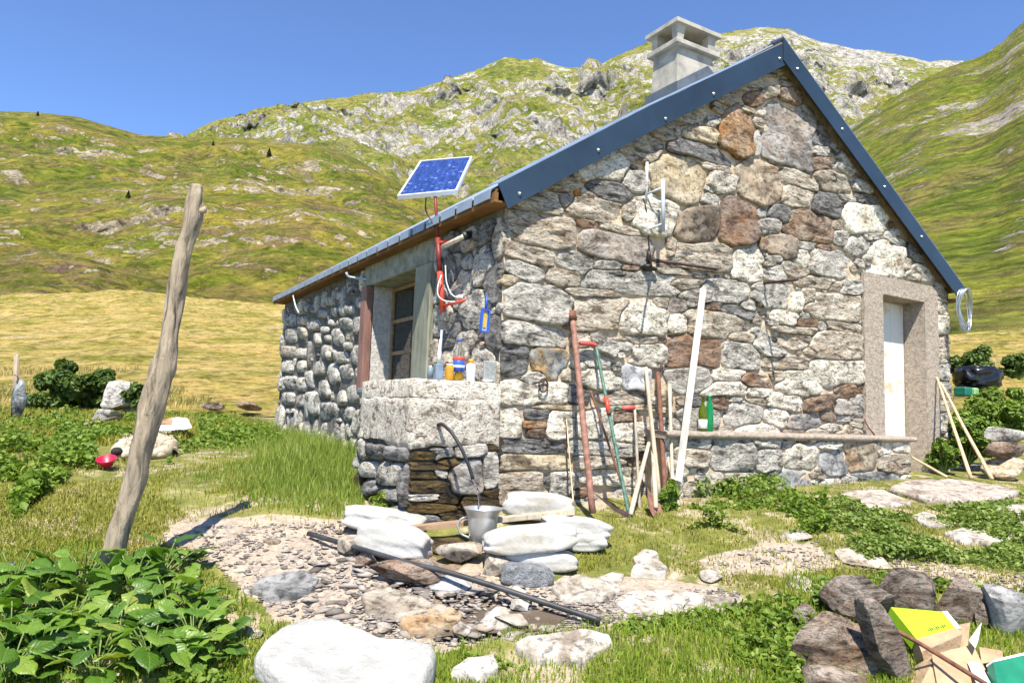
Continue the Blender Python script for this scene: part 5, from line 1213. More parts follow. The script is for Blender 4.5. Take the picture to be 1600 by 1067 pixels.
rock('dark rock behind the green box', 1438, 972, 96, 78, .5, 'greyr', 75, 10, Hm=.24, group=fg, sub=4, rough=.10, tilt=(-.3, 0), sink=.3)
rock('steep grey slab right of the dark rock behind the green box', 1504, 985, 86, 96, .45, 'greyr', 74, 10, Hm=.28, group=fg, sub=4, rough=.10, tilt=(-.45, 0), sink=.3)
rock('dark grey boulder cut off by the right edge', 1594, 1010, 84, 84, .8, 'D2', 77, 10, Hm=.25, group=fg, sub=4, rough=.10, sink=.3)
rock('small grey rock at the outer left of the ring', 1262, 992, 46, 44, .8, 'greyr', 79, 8, group=fg)
rock('brown rock at the very bottom left of the ring', 1312, 1090, 110, 40, .5, 'purp', 81, 8, Hm=.10, group=fg, D=3.42)
rock('small pink stone wedged behind the white paper', 1536, 990, 24, 44, .6, 'purp', 82, 8, group=fg)
flat('bare grey stone above the rubbish ring', 1370, 893, 88, 16, 83, 'slab', .03)
# dark mounds, pale boulders at left
rock('dark brown flat boulder in the meadow, left of a similar one', 323, 641, 40, 14, .7, 'B', 90, 4, D=14.3, group='dark boulders in the meadow', rough=.05)
rock('dark brown flat boulder in the meadow nearer the hut', 386, 641, 44, 14, .7, 'B', 91, 4, D=14.3, group='dark boulders in the meadow', rough=.05)
rock('big pale cracked boulder behind the leaning post', 172, 640, 64, 44, .7, 'whiter', 92, 9, D=13.6, group='pale boulders by the shrubs')
rock('lower pale boulder in front of the big cracked one', 156, 664, 46, 28, .7, 'whiter', 93, 9, D=11.6, group='pale boulders by the shrubs')
rock('small pale stone right of the pale boulders', 196, 646, 34, 14, .7, 'whiter', 94, 6, group='pale boulders by the shrubs')
rock('brown clod on the gravel left of the pipe', 422, 856, 28, 12, .6, 'B', 95, 4, cat='clod', name='dirt_clod')
# stacked planks / stones at right edge
rock('white topped stone on the stack at the right edge', 1578, 690, 70, 22, .6, 'whiter', 96, 6, D=8.2)
rock('dark flat stone in the middle of the stack at the right edge', 1584, 716, 64, 28, .6, 'brn', 97, 6, D=8.15, Hm=.17, group='stones stacked at the right edge')
rock('lowest rust-brown stone of the stack at the right edge', 1588, 752, 70, 38, .6, 'T3', 98, 6, D=8.1, Hm=.24, group='stones stacked at the right edge')
# puddle
pz = np.array([(648,952),(700,944),(760,950),(850,955),(885,966),(860,984),(800,990),(735,990),(690,996),(650,984),(635,968)], float)
vv = [G(u, v) for u, v in pz]; zc = np.mean([p[2] for p in vv])-.0
cx_ = np.mean(vv, 0); V2 = [cx_]+vv
wmat, t, b, o = newmat('shallow_puddle'); b.inputs['Base Color'].default_value = (.10, .075, .055, 1); b.inputs['Roughness'].default_value = .06; N = NT(t); N.l(N.bump(N.noise(N.coord(rand=False), 25, 3, .5), .25, .01), b.inputs['Normal'])
pts = np.array(V2)+V(0, 0, .006); pts[0] = pts[1:].mean(0)
tag(MB().add(pts, [(0, i, i % len(vv)+1) for i in range(1, len(vv)+1)]).build('puddle', wmat, smooth=False), kind='structure')
# ================================================================== RUBBISH IN THE RING
def sheet(name, label, cat, pts, D, th, mat, grp=None):
    P = np.array([atD(u, v, d) for (u, v), d in zip(pts, D)]); n = nrm(np.cross(P[1]-P[0], P[3]-P[0]))
    if n[2] < 0: n = -n
    mb = MB(); quadbox(mb, P, -n, th); return mb.build(name, mat, smooth=False) if label is None else tag(mb.build(name, mat, smooth=False), label, cat, grp)
M['card'] = simple('brown_cardboard', (.43, .30, .18), .9, bump=(.5, .02), var=.16, scale=6, col2=(.33, .22, .13))
M['lime'] = simple('lime_green_print', (.36, .60, .02), .45, var=.08, scale=4)
M['paper'] = simple('white_paper', (.62, .62, .63), .8, var=.05)
M['gbox'] = simple('green_plastic_sheet', (.015, .20, .11), .45, bump=(.3, .01), var=.2, scale=4)
o = thing('green_box', 'lime green printed cardboard box lying on top of the rubbish', 'box')
P = [atD(u, v, d) for u, v, d in ((1392, 948, 4.05), (1472, 955, 4.08), (1494, 982, 3.92), (1432, 998, 3.86))]
n = nrm(np.cross(P[1]-P[0], P[3]-P[0])); n = n if n[2] > 0 else -n
mb = MB(); quadbox(mb, P, -n, .07); mb.build('box_shell', M['lime'], o, smooth=False)
mb = MB(); Q = [P[3]*(1-t_)+P[0]*t_ for t_ in (.12, .12)]; 
a_ = nrm(P[2]-P[3]); b2 = nrm(P[0]-P[3])
for k in range(9):   # small dark illegible print near the front edge
    c_ = P[3]+a_*(.10+.013*k)+b2*(.03+.002*(k % 3))+n*.0012; obox(mb, c_, a_*.0035, b2*(.004+.003*((k*5) % 3)), n*.0006)
mb.build('print', simple('dark_print', (.06, .09, .02), .5), o, smooth=False)
mb = MB(); quadbox(mb, [P[1]+n*.001, P[1]+(P[2]-P[1])*1.0+n*.001, P[2]+a_*.035-n*.004, P[1]+a_*.035-n*.004], -n, .03); mb.build('white_side', M['paper'], o, smooth=False)
cb = thing('cardboard_box', 'torn open brown cardboard box in the middle of the rubbish', 'box')
for pts, D in [([(1432, 998), (1496, 980), (1504, 990), (1440, 1018)], (3.84, 3.90, 3.86, 3.78)), ([(1440, 1018), (1504, 990), (1500, 1012), (1446, 1040)], (3.78, 3.86, 3.86, 3.78)), ([(1426, 1002), (1432, 998), (1446, 1040), (1428, 1040)], (3.9, 3.84, 3.78, 3.86)),
               ([(1500, 975), (1516, 972), (1512, 1012), (1494, 1014)], (3.95, 4.0, 3.9, 3.86)), ([(1456, 1022), (1520, 1006), (1560, 1085), (1470, 1100)], (3.72, 3.85, 3.55, 3.45)), ([(1426, 1042), (1462, 1020), (1480, 1100), (1420, 1100)], (3.8, 3.74, 3.45, 3.5)),
               ([(1530, 1010), (1566, 1016), (1568, 1030), (1534, 1036)], (3.9, 3.9, 3.8, 3.75))]:
    sheet('flap', None, None, pts, D, .005, M['card']).parent = cb
mb = MB(); P = [atD(u, v, d) for u, v, d in ((1514, 1000, 3.80), (1534, 972, 3.92), (1528, 1002, 3.78), (1524, 1012, 3.74))]; quadbox(mb, P, V(.3, .4, -.2), .01); tag(mb.build('crumpled_paper', M['paper'], smooth=False), 'crumpled piece of white paper beside the brown cardboard', 'paper')
sheet('paper_strip', 'white paper strip lying on the cardboard flap at the bottom edge', 'paper', [(1512, 1034), (1530, 1032), (1556, 1082), (1534, 1086)], (3.70, 3.74, 3.50, 3.44), .004, M['paper'])
o = thing('green_tray', 'dark green plastic panel with white top edge in the bottom right corner', 'tray')
P = [atD(u, v, d) for u, v, d in ((1552, 1034, 3.62), (1640, 1014, 3.72), (1650, 1110, 3.58), (1566, 1110, 3.46))]; n = nrm(np.cross(P[1]-P[0], P[3]-P[0])); n = n if n@FH > 0 else -n
mb = MB(); quadbox(mb, P, n, .05); mb.build('panel', M['gbox'], o, smooth=False)
up = nrm(P[0]-P[3]); mb = MB(); quadbox(mb, [P[0]+up*.012-n*.003, P[1]+up*.012-n*.003, P[1]-n*.003-up*.0, P[0]-n*.003-up*.0], n, .058); mb.build('rim', M['white'], o, smooth=False)
o = tag(tube(MB(), resample([atD(1343, 954, 3.95), atD(1440, 1006, 3.7), atD(1560, 1080, 3.40)], 20), .011, 8, rough=.05).build('rusty_rod', M['rust']), 'long rusty rod lying diagonally over the cardboard', 'rod')

# ================================================================== POSTS, DOG, LEFT SIDE
M['postb'] = wood_mat('weathered_grey_brown_bark', (.035, .026, .018), (.36, .29, .21), (1, 1, .10), 30, bump=(1, .02))
o = thing('leaning_post', 'thick crooked weathered wooden post leaning in the big leaved plants', 'post')
pp = [(158,935,28),(168,895,31),(181,850,35),(197,800,36),(208,755,37),(219,705,38),(233,650,40),(249,600,42),(259,560,36),(265,520,31),(273,470,30),(281,425,29),(290,385,28),(299,350,30),(303,325,31),(306,300,23),(308,289,19)]
P = [atD(u, v, 4.42) for u, v, _ in pp]; Rd = [w*4.42/FPX/2*.86 for *_, w in pp]
t0 = np.linspace(0, 1, len(P)); t1 = np.linspace(0, 1, 70)
PP = np.stack([np.interp(t1, t0, np.array(P)[:, k]) for k in range(3)], 1); RR = np.interp(t1, t0, Rd); PP[1:-1] = (PP[:-2]+2*PP[1:-1]+PP[2:])/4
tube(MB(), PP, RR, 28, rough=.42, seed=4).build('trunk', M['postb'], o)
for (u, v, w) in ((243, 618, 12), (316, 331, 9)):   # branch stubs
    q = atD(u, v, 4.42); d_ = (-RH if u < 280 else RH)
    tube(MB(), [q+d_*-.03, q+d_*.01+V(0, 0, .01), q+d_*.022+V(0, 0, .03)], [w*.0026, w*.0025, w*.0012], 10, rough=.3).build('branch_stub', M['postb'], o)
o = thing('fence_post', 'thin grey fence post at the far left with a cloth tied to it', 'post')
B = G(22, 657); D_ = dep(B); tube(MB(), [B-V(0, 0, .1), atD(25, 605, D_), atD(26, 553, D_)], [.048, .044, .038], 10, rough=.12).build('shaft', M['postb'], o)
v_, f_i = ICO3
q = v_*[.085, .08, .24]*(1+.45*fbm(v_*2.6, 4, 8, True)-.25*np.exp(-((v_[:, 2]-.45)/.18)**2))[:, None]
o = MB().add(atD(30, 622, D_-.1)+q, f_i).build('tied_cloth', simple('grey_blue_cloth', (.34, .36, .37), .9, bump=(1, .03), var=.5, scale=7, col2=(.03, .032, .035))); tag(o, 'bundled grey blue cloth tied to the thin fence post', 'cloth')
tube(MB(), resample([atD(22, 585, D_-.1), atD(33, 590, D_-.1), atD(18, 612, D_-.1), atD(18, 650, D_-.1)], 14), .006, 5).build('string', M['black'], o)
o.location = (0, 0, 0)
# dog
dog = thing('dog', 'cream long haired dog with a dark muzzle lying curled behind the leaning post', 'dog')
Bd = G(217, 716); kd = dep(Bd)/FPX
def skinmesh(name, pts, edges, rads, mat, parent, sub=2, root=0):
    me = bpy.data.meshes.new(name); me.from_pydata([tuple(p) for p in pts], edges, []); o = link(name, me, parent)
    md = o.modifiers.new('skin', 'SKIN'); md.use_smooth_shade = True
    for i, r in enumerate(rads): me.skin_vertices[0].data[i].radius = (r, r); me.skin_vertices[0].data[i].use_root = (i == root)
    o.modifiers.new('sub', 'SUBSURF').render_levels = sub; me.materials.append(mat); return o
M['fur'] = simple('cream_fur', (.50, .43, .32), .95, bump=(.5, .006), var=.1, scale=28, col2=(.34, .28, .20))
M['dfur'] = simple('dark_muzzle_fur', (.03, .025, .022), .9, var=.3, scale=30)
def dp(u, z, f=0): return Bd+RH*(u-217)*kd+FH*f+V(0, 0, z)
pts = [dp(243, .12, .18), dp(232, .15, .20), dp(218, .16, .18), dp(206, .15, .10), dp(198, .13, .02), dp(192, .10, -.04), dp(190, .065, -.10), dp(189, .045, -.17),
       dp(250, .07, .10), dp(240, .05, .0), dp(226, .045, -.02), dp(204, .06, -.06), dp(196, .04, -.20), dp(212, .05, .0), dp(206, .035, -.20), dp(254, .05, .20), dp(246, .04, -.02)]
ed = [(0, 1), (1, 2), (2, 3), (3, 4), (4, 5), (5, 6), (6, 7), (0, 8), (8, 9), (9, 10), (3, 11), (11, 12), (3, 13), (13, 14), (0, 15), (15, 16)]
skinmesh('body', pts, ed, [.13, .14, .135, .13, .10, .095, .075, .04, .08, .055, .035, .06, .035, .06, .035, .05, .04], M['fur'], dog, 2, 1)
v_, f_i = ICO3; MB().add(dp(197, .075, -.19)+v_*[.055, .05, .045], f_i).build('muzzle', M['dfur'], dog)
for s_ in (-1, 1):
    MB().add(dp(197+s_*9, .13, -.06)+v_*[.03, .02, .05], f_i).build('ear', M['fur'] if s_ > 0 else M['dfur'], dog)
    MB().add(dp(194+s_*4, .105, -.155)+ICO2[0]*.009, ICO2[1]).build('eye', M['black'], dog)
# tufts of fur
r_ = np.random.default_rng(2); mb = MB(); vs = []; fs = []
for i in range(900):
    k = r_.integers(0, 5); c = np.array(pts[k])+r_.normal(0, .02, 3); d = nrm(r_.normal(0, 1, 3)*[1, 1, .9]+V(0, 0, .35)); b_ = c+d*[.13, .14, .135, .13, .10][k]*.93; w_ = nrm(np.cross(d, r_.normal(0, 1, 3)))*.006
    tip = b_+d*.035+V(0, 0, -.02)+r_.normal(0, .01, 3); n0 = len(vs); vs += [b_-w_, b_+w_, tip]; fs.append((n0, n0+1, n0+2))
tag(MB().add(vs, fs).build('fur_tufts', M['fur'], dog, smooth=False), kind='stuff')
B = G(166, 733); k_ = dep(B)/FPX
o = thing('red_bowl', 'red plastic bowl tilted in the grass left of the dog', 'bowl', B+V(0, 0, .05)); o.rotation_euler = (.35, -.2, 0)
lathe(MB(), [(0, -.02), (8*k_, -.02), (14*k_, .05), (14.6*k_, .055), (13.4*k_, .05), (7.5*k_, -.01), (0, -.01)], n=24).build('bowl', simple('crimson_plastic', (.55, .015, .06), .4), o)
o = thing('white_sheet', 'white sheet with an orange stain lying in the grass behind the post', 'sheet')
a_, b_, c_, d_ = atD(236, 682, 9.6), atD(300, 674, 9.6), atD(292, 660, 10.3), atD(246, 663, 10.3)
mb = MB(); nu = 10; 
PG = np.array([[a_*(1-s)*(1-t)+b_*s*(1-t)+c_*s*t+d_*(1-s)*t for t in np.linspace(0, 1, 7)] for s in np.linspace(0, 1, 11)]); PG[..., 2] += fbm(PG*4, 3, 3)*.05+.06
mb.add(PG.reshape(-1, 3), [(i*7+j, (i+1)*7+j, (i+1)*7+j+1, i*7+j+1) for i in range(10) for j in range(6)]); mb.build('sheet', simple('white_sheet', (.62, .68, .74), .6, var=.05), o)
PO = PG[1:6, 3:]+V(0, 0, .012); MB().add(PO.reshape(-1, 3), [(i*4+j, (i+1)*4+j, (i+1)*4+j+1, i*4+j+1) for i in range(4) for j in range(3)]).build('orange_rag', simple('orange_stain', (.50, .26, .13), .8, var=.4, scale=8), o)
for lab, a, b, r0 in (('long grey pole lying in the grass below the pale boulders', (118, 678), (180, 667), .022), ('shorter grey pole lying behind the long one', (150, 659), (181, 661), .02)):
    A, B = G(*a), G(*b); tag(tube(MB(), [A+V(0, 0, .10), B+V(0, 0, .14)], r0, 8).build('grey_pole', M['postb']), lab, 'pole')
for lab, a, w in (('white stone slab under the long grey pole', (162, 682), 44), ('tiny white scrap right of the sheet', (318, 674), 8), ):
    flat(lab, a[0], a[1], w, 7, 130+w, 'W', .05, 4, None, 'white_scrap' if w < 20 else 'stone_slab', 'scrap' if w < 20 else 'slab')
# rubbish bag, crates on the right
P = atD(1527, 590, 10.0); v_, f_i = ICO4; q = np.sign(v_)*np.abs(v_)**.8; q = q*(1+.10*fbm(v_*2, 3, 3)+.16*fbm(v_*[3, 3, 5], 4, 9, True))[:, None]
q[:, 2] = np.where(q[:, 2] > .75, .75+(q[:, 2]-.75)*.3, q[:, 2])
Xb = np.outer(q[:, 0]*.27, RH)+np.outer(q[:, 1]*.24, FH)+np.outer(q[:, 2]*.19, V(0, 0, 1))
bm_, t, b, o_ = newmat('black_bag_plastic'); b.inputs['Base Color'].default_value = (.008, .008, .01, 1); b.inputs['Roughness'].default_value = .22
o = MB().add(Xb, f_i).build('rubbish_bag', bm_); o.location = P; tag(o, 'shiny black rubbish bag in the bushes right of the hut', 'rubbish bag')
for lab, u, v, s_, m2, nm in (('dark green crate below the black bag', 1505, 612, (.09, .08, .06), simple('dark_green_plastic', (.02, .16, .11), .4), 'green_crate'), ('light green container beside the dark green crate', 1521, 612, (.05, .05, .05), simple('light_green_plastic', (.25, .48, .20), .4), 'green_container')):
    P = atD(u, v, 9.6); mb = MB(); bbox_bev(mb, tuple(P-np.array(s_)), tuple(P+np.array(s_)), .015); tag(mb.build(nm, m2, smooth=False), lab, 'crate')

# ================================================================== VEGETATION
M['grass'] = leaf_mat('grass_blades', (.12, .20, .012), (.26, .34, .035), (.42, .38, .12), .35, .55, 2.0)
M['lawn'] = leaf_mat('short_lawn_blades', (.17, .19, .018), (.31, .30, .05), (.46, .38, .15), .3, .6, 1.5)
M['tall'] = leaf_mat('tall_grass_blades', (.14, .21, .025), (.27, .34, .06), (.42, .42, .16), .4, .55, 2.0)
M['dry'] = leaf_mat('dry_grass_blades', (.22, .20, .05), (.42, .35, .13), (.58, .47, .24), .3, .7, .6)
M['weed'] = leaf_mat('weed_leaves', (.075, .14, .016), (.20, .29, .04), (.32, .36, .09), .35, .5, 3)
M['clover'] = leaf_mat('clover_leaves', (.11, .18, .035), (.24, .31, .07), (.36, .38, .14), .35, .55, 3)
M['dock'] = leaf_mat('dock_leaf', (.055, .125, .014), (.125, .225, .028), (.20, .29, .05), .35, .42, 5)
M['shrub'] = leaf_mat('shrub_leaves', (.035, .07, .012), (.11, .17, .03), (.22, .27, .08), .3, .45, 2)
M['stem'] = simple('green_stem', (.16, .22, .06), .7)
def scatter(poly, n, wt=None, seed=0, fade=True):
    """ground points uniformly over a picture polygon"""
    r = np.random.default_rng(seed); a = np.array(poly, float); out = []
    U = r.uniform(a[:, 0].min(), a[:, 0].max(), n*2); Vv = r.uniform(a[:, 1].min(), a[:, 1].max(), n*2)
    ok = inpoly(U, Vv, poly); U, Vv = U[ok][:n], Vv[ok][:n]
    d = _F+_R*((U-800)/FPX)[:, None]-_U*((Vv-533.5)/FPX)[:, None]
    dh = d@FH; D = np.full(len(U), 2.2); live = np.ones(len(U), bool)
    for _ in range(700):
        P = CAM+d*(D/dh)[:, None]; below = P[:, 2] <= zg(P[:, 0], P[:, 1]); live &= ~below
        if not live.any(): break
        D = np.where(live, D*1.004+.004, D)
        if D.max() > 70: break
    P = CAM+d*(D/dh)[:, None]; P[:, 2] = zg(P[:, 0], P[:, 1]); keep = D < 45
    return P[keep], U[keep], Vv[keep], D[keep], r
def in_house(P):
    x, y = P[:, 0], P[:, 1]
    return ((x > -.03) & (y > -.04)) | ((x > PX0-.03) & (y > PY0-.05) & (y < PY1) & (x < .1)) | ((x > BX0) & (x < BX1+.02) & (y > BY-.02) & (y < .1))
def blades(name, mat, P, h, w, r, lean_=.5, seg=2, label=None):
    n = len(P); h = np.broadcast_to(h, (n,))*r.uniform(.5, 1.25, n); a = r.uniform(0, 2*math.pi, n); dd = np.stack([np.cos(a), np.sin(a), np.zeros(n)], 1)
    side = np.stack([-dd[:, 1], dd[:, 0], np.zeros(n)], 1)*(np.broadcast_to(w, (n,))*r.uniform(.7, 1.3, n))[:, None]/2
    # facing of blade random, independent of lean
    b2 = r.uniform(0, 2*math.pi, n); side = np.stack([np.cos(b2), np.sin(b2), np.zeros(n)], 1)*np.linalg.norm(side, axis=1)[:, None]
    ln = r.uniform(.1, 1, n)*lean_
    up = V(0, 0, 1)
    p1 = P+up*(h*.55)[:, None]+dd*(h*ln*.30)[:, None]; p2 = P+up*(h*(1-.35*ln))[:, None]+dd*(h*ln)[:, None]
    Vt = np.stack([P-side-up*.01, P+side-up*.01, p1+side*.8, p1-side*.8, p2], 1).reshape(-1, 3)
    b0 = np.arange(n)[:, None]*5; F = np.concatenate([b0+[0, 1, 2], b0+[0, 2, 3], b0+[3, 2, 4]], 0)
    o = fastmesh(name, Vt, F, mat); tag(o, label, 'grass' if label else None, None, 'stuff'); return o
def leaves(name, mat, P, s, r, flat_=.5, asp=.75, label=None, cat='weeds', parent=None, N_=None):
    """small folded leaves (4 triangles)"""
    n = len(P); s = np.broadcast_to(s, (n,))*r.uniform(.6, 1.3, n)
    N0 = r.normal(0, 1, (n, 3))*flat_+V(0, 0, 1) if N_ is None else N_+r.normal(0, flat_, (n, 3)); N0 /= np.linalg.norm(N0, axis=1, keepdims=True)
    a = r.normal(0, 1, (n, 3)); a -= N0*(a*N0).sum(1, keepdims=True); a /= np.linalg.norm(a, axis=1, keepdims=True); b = np.cross(N0, a)
    s_ = s[:, None]; f = N0*s_*.16
    Vt = np.stack([P-a*s_*.5, P-a*s_*.05+b*s_*asp*.5+f, P+a*s_*.32+b*s_*asp*.32+f, P+a*s_*.5, P+a*s_*.32-b*s_*asp*.32+f, P-a*s_*.05-b*s_*asp*.5+f], 1).reshape(-1, 3)
    b0 = np.arange(n)[:, None]*6; F = np.concatenate([b0+[0, 3, 2], b0+[0, 2, 1], b0+[0, 4, 3], b0+[0, 5, 4]], 0)
    o = fastmesh(name, Vt, F, mat, parent); 
    if parent is None: tag(o, label, cat, None, 'stuff')
    else: tag(o, kind='stuff')
    return o
def hz(P, amp=.045): return V(0, 0, 1)*(fbm(P*[1.3, 1.3, 0], 4, 2)*amp)[:, None]
DIRTP = [GRAVEL, PATHR, PATHR2, DIRT3]
def keep_green(P, U, Vv, r, k=.06):
    jx = fbm(P*3.1, 3, 5)*28; jy = fbm(P*3.3+9, 3, 6)*14; bad = np.zeros(len(P), bool)
    for p in DIRTP: bad |= inpoly(U+jx, Vv+jy, p)
    pat = fbm(P*[2.1, 2.1, 0]+3, 3, 77)
    return ~in_house(P) & (~bad | (r.random(len(P)) < k*(pat > .0)*3))
FG = [(-60,1110),(-60,800),(340,900),(420,970),(700,1020),(760,985),(1000,962),(1180,935),(1240,900),(1700,905),(1700,1110)]
P, U, Vv, D, r = scatter(FG, 42000, seed=1); ok = keep_green(P, U, Vv, r); pat = fbm(P*[2.6, 2.6, 0], 3, 9); ok &= r.random(len(P)) < (.45+.9*(pat > -.15))
P, D = P[ok], D[ok]; blades('meadow_grass', M['grass'], P+hz(P), .05+.07*np.maximum(0, fbm(P*[2, 2, 0], 2, 19)), .0055, r, .8, label='bright green grass in the foreground')
LAWN = [(-80,960),(-80,690),(130,720),(340,690),(460,705),(575,730),(600,830),(300,830),(330,900),(200,920)]
P, U, Vv, D, r = scatter(LAWN, 46000, seed=2); ok = keep_green(P, U, Vv, r, .1); pat = fbm(P*[1.6, 1.6, 0], 4, 29); ok &= r.random(len(P)) < (.15+.95*(pat > -.06))
P = P[ok]; blades('lawn_grass', M['lawn'], P+hz(P), .045, .006, r, .9, label='short yellowish lawn left of the water place')
MID = [(880,905),(930,800),(1080,760),(1300,750),(1700,760),(1700,930),(1240,925),(1150,920),(1000,880)]
P, U, Vv, D, r = scatter(MID, 30000, seed=3); ok = keep_green(P, U, Vv, r, .12); pat = fbm(P*[1.9, 1.9, 0]+8, 4, 66); P = P[ok & ((pat > -.06) | (np.random.default_rng(4).random(len(P)) < .5))]; blades('yard_grass', M['lawn'], P+hz(P), .034, .006, r, .9, label='short grass in the yard before the gable')
TALL = [(300,690),(345,662),(420,646),(560,660),(572,815),(470,805),(380,790),(300,760)]
P, U, Vv, D, r = scatter(TALL, 19000, seed=4); ok = ~in_house(P) & (r.random(len(P)) < sstep(300, 470, U+fbm(P*[1.5, 1.5, 0], 3, 4)*110)+.05) & (r.random(len(P)) < 1.1-.8*sstep(740, 815, Vv)); P, U, Vv = P[ok], U[ok], Vv[ok]; hh_ = .05+.19*sstep(820, 690, Vv)*sstep(310, 500, U)
blades('tall_grass', M['tall'], P+hz(P), hh_, .008, r, .45, label='tall fresh grass growing along the side wall')
FAR = [(-80,700),(-80,630),(440,640),(445,665),(360,680),(200,700)]
P, U, Vv, D, r = scatter(FAR, 16000, seed=5); ok = ~in_house(P); P = P[ok]; blades('far_grass', M['lawn'], P+hz(P), .10, .014, r, .6, label='rough grass behind the dog')
for nm, pg_, n_, sd in (('side_lawn', [(-800,1110),(-800,640),(-60,640),(-60,1110)], 26000, 61), ('side_yard', [(1680,1110),(1680,745),(2300,770),(2300,1110)], 22000, 62)):
    P, U, Vv, D, r = scatter(pg_, n_, seed=sd); ok = ~in_house(P) & (D < 16); P = P[ok]; blades(nm+'_grass', M['lawn'], P+hz(P), .06, .008, r, .9, label='short grass beyond the '+('left' if sd == 61 else 'right')+' edge of the yard')
# dry meadow blades beyond
Lm = LAY['meadow'][:, 3:45]; r = np.random.default_rng(6); nn_ = 26000
iu = r.uniform(150, Lm.shape[0]-170, nn_); it = r.uniform(0, Lm.shape[1]-2, nn_); i0 = iu.astype(int); j0 = it.astype(int); a = (iu-i0)[:, None]; b = (it-j0)[:, None]
P = Lm[i0, j0]*(1-a)*(1-b)+Lm[i0+1, j0]*a*(1-b)+Lm[i0, j0+1]*(1-a)*b+Lm[i0+1, j0+1]*a*b
D = (P-CAM)@FH; ok = ~in_house(P) & (fbm(P*[.35, .35, 0], 3, 4) > -.15) & (D < 34); P, D = P[ok], D[ok]
blades('dry_grass', M['dry'], P, .12+.003*D, .010+.0007*D, r, .7, label='straw coloured dry grass on the meadow')
# small leaved ground cover
def weeds(name, label, poly, n, s, hmax, seed, mat='weed', clump=1.2, cat='weeds', flat_=.65, thr=-.12):
    P, U, Vv, D, r = scatter(poly, n, seed=seed); ok = ~in_house(P) & ~inpoly(U, Vv, [(150,755),(148,700),(172,688),(262,688),(262,730),(200,755)]) & ~inpoly(U, Vv, [(895,760),(1075,760),(1075,822),(1000,838),(895,830)]) & ~inpoly(U, Vv, [(228,690),(230,655),(305,655),(312,690)]); cl = fbm(P*[clump, clump, 0]+seed, 4, seed+50); ok &= cl > thr
    P, cl = P[ok], cl[ok]; h = np.clip((cl-thr)*2.6, .1, 1)*hmax; z = r.random(len(P))**.6*h; P = P+hz(P)+V(0, 0, 1)*z[:, None]
    leaves(name, M[mat], P, s, r, flat_, label=label, cat=cat); return P
weeds('nettle_patch', 'dark broad leaved weeds at the left edge', [(-90,830),(-90,660),(120,650),(150,690),(110,740),(60,790),(30,815)], 12000, .06, .20, 11, clump=2.4, thr=-.08)
weeds('weed_carpet', 'weeds around the dog and the poles', [(60,735),(110,650),(330,645),(460,672),(430,700),(320,700),(250,735),(150,735)], 12000, .06, .12, 12, thr=-.2)
weeds('wall_weeds', 'leafy weeds at the foot of the gable and the tools', [(880,800),(905,790),(960,770),(1060,775),(1180,762),(1250,775),(1290,770),(1300,835),(1200,840),(1060,825),(1000,835),(960,850),(905,845)], 13000, .036, .16, 13, thr=-.06, clump=2.6)
weeds('clover_patch', 'low clover between the stepping slabs', [(1230,870),(1250,790),(1330,785),(1480,800),(1600,775),(1700,790),(1700,905),(1500,885),(1400,880),(1300,885)], 19000, .034, .10, 14, 'clover', 2.6, thr=.0)
weeds('path_weeds', 'weeds between the path and the rubbish ring', [(1270,960),(1290,925),(1380,900),(1480,895),(1640,940),(1650,1000),(1560,975),(1480,925),(1300,950)], 9000, .05, .12, 15, 'clover', 2.8, thr=.03)
weeds('grass_weeds', 'small leaves among the foreground grass', [(640,1100),(700,1010),(1000,975),(1240,930),(1280,1000),(1240,1100)], 5000, .04, .07, 16, 'weed', 3, thr=.0)
weeds('left_weeds', 'leafy clumps in the grass at the lower left', [(250,880),(430,960),(400,1100),(-60,1100),(-60,900)], 6000, .04, .09, 17, 'weed', 3, thr=-.02)
# shrubs -------------------------------------------------------------
def shrub(name, label, u, vb, w, h, D, n, ls, mat='shrub', seed=0, group=None, cat='shrub', dens=1.0, pointy=1.0):
    B = G(u, vb) if D is None else atD(u, vb, D); k = dep(B)/FPX; W_, H_ = w*k/2, h*k; r = np.random.default_rng(seed)
    o = thing(name, label, cat, B, group); Ps, Ns = [], []
    nc = 26; mbs = MB()
    for c in range(nc):
        th = r.uniform(0, 2*math.pi); rr = r.uniform(0, 1)**.6; z = r.uniform(.12, .95)*(1-.45*rr*pointy)
        C = V(math.cos(th)*rr*W_*.8, math.sin(th)*rr*W_*.7, z*H_); cr = r.uniform(.14, .26)*min(W_, H_)*1.25
        m_ = int(n/nc); q = r.normal(0, 1, (m_, 3)); q /= np.linalg.norm(q, axis=1, keepdims=True); q *= (r.random(m_)**.4)[:, None]
        Ps.append(C+q*cr*[1, 1, .8]); Ns.append(q*[1, 1, .6]+V(0, 0, .55))
        tube(mbs, resample([(0, 0, -.05), C*.5+V(0, 0, .02), C], 6), np.linspace(.012, .004, 6), 5)
    P = np.concatenate(Ps); Nn = np.concatenate(Ns); ok = P[:, 2] > 0
    leaves('foliage', M[mat], P[ok], ls, r, .35, .55, parent=o, N_=Nn[ok]); mbs.build('stems', M['stem'], o)
shrub('shrub', 'large dark green leafy shrub on the meadow at the left', 100, 642, 108, 86, 14.6, 5200, .16, seed=1, group='shrubs on the meadow')
shrub('shrub', 'second shrub behind the pale boulder, with upright leaf spikes', 160, 634, 92, 78, 14.8, 4200, .15, seed=2, group='shrubs on the meadow')
shrub('thistle_tuft', 'dark spiky tuft left of the leaning post', 210, 642, 44, 44, 13.8, 700, .12, seed=3, cat='plant', pointy=.3)
shrub('bush', 'bushy green plant right of the hut above the black bag', 1520, 590, 84, 56, 11, 3600, .07, 'shrub', 4, 'bushes right of the hut')
shrub('bush', 'low bush at the far right edge beside the bare earth', 1592, 588, 60, 40, 12, 2200, .07, 'shrub', 5, 'bushes right of the hut')
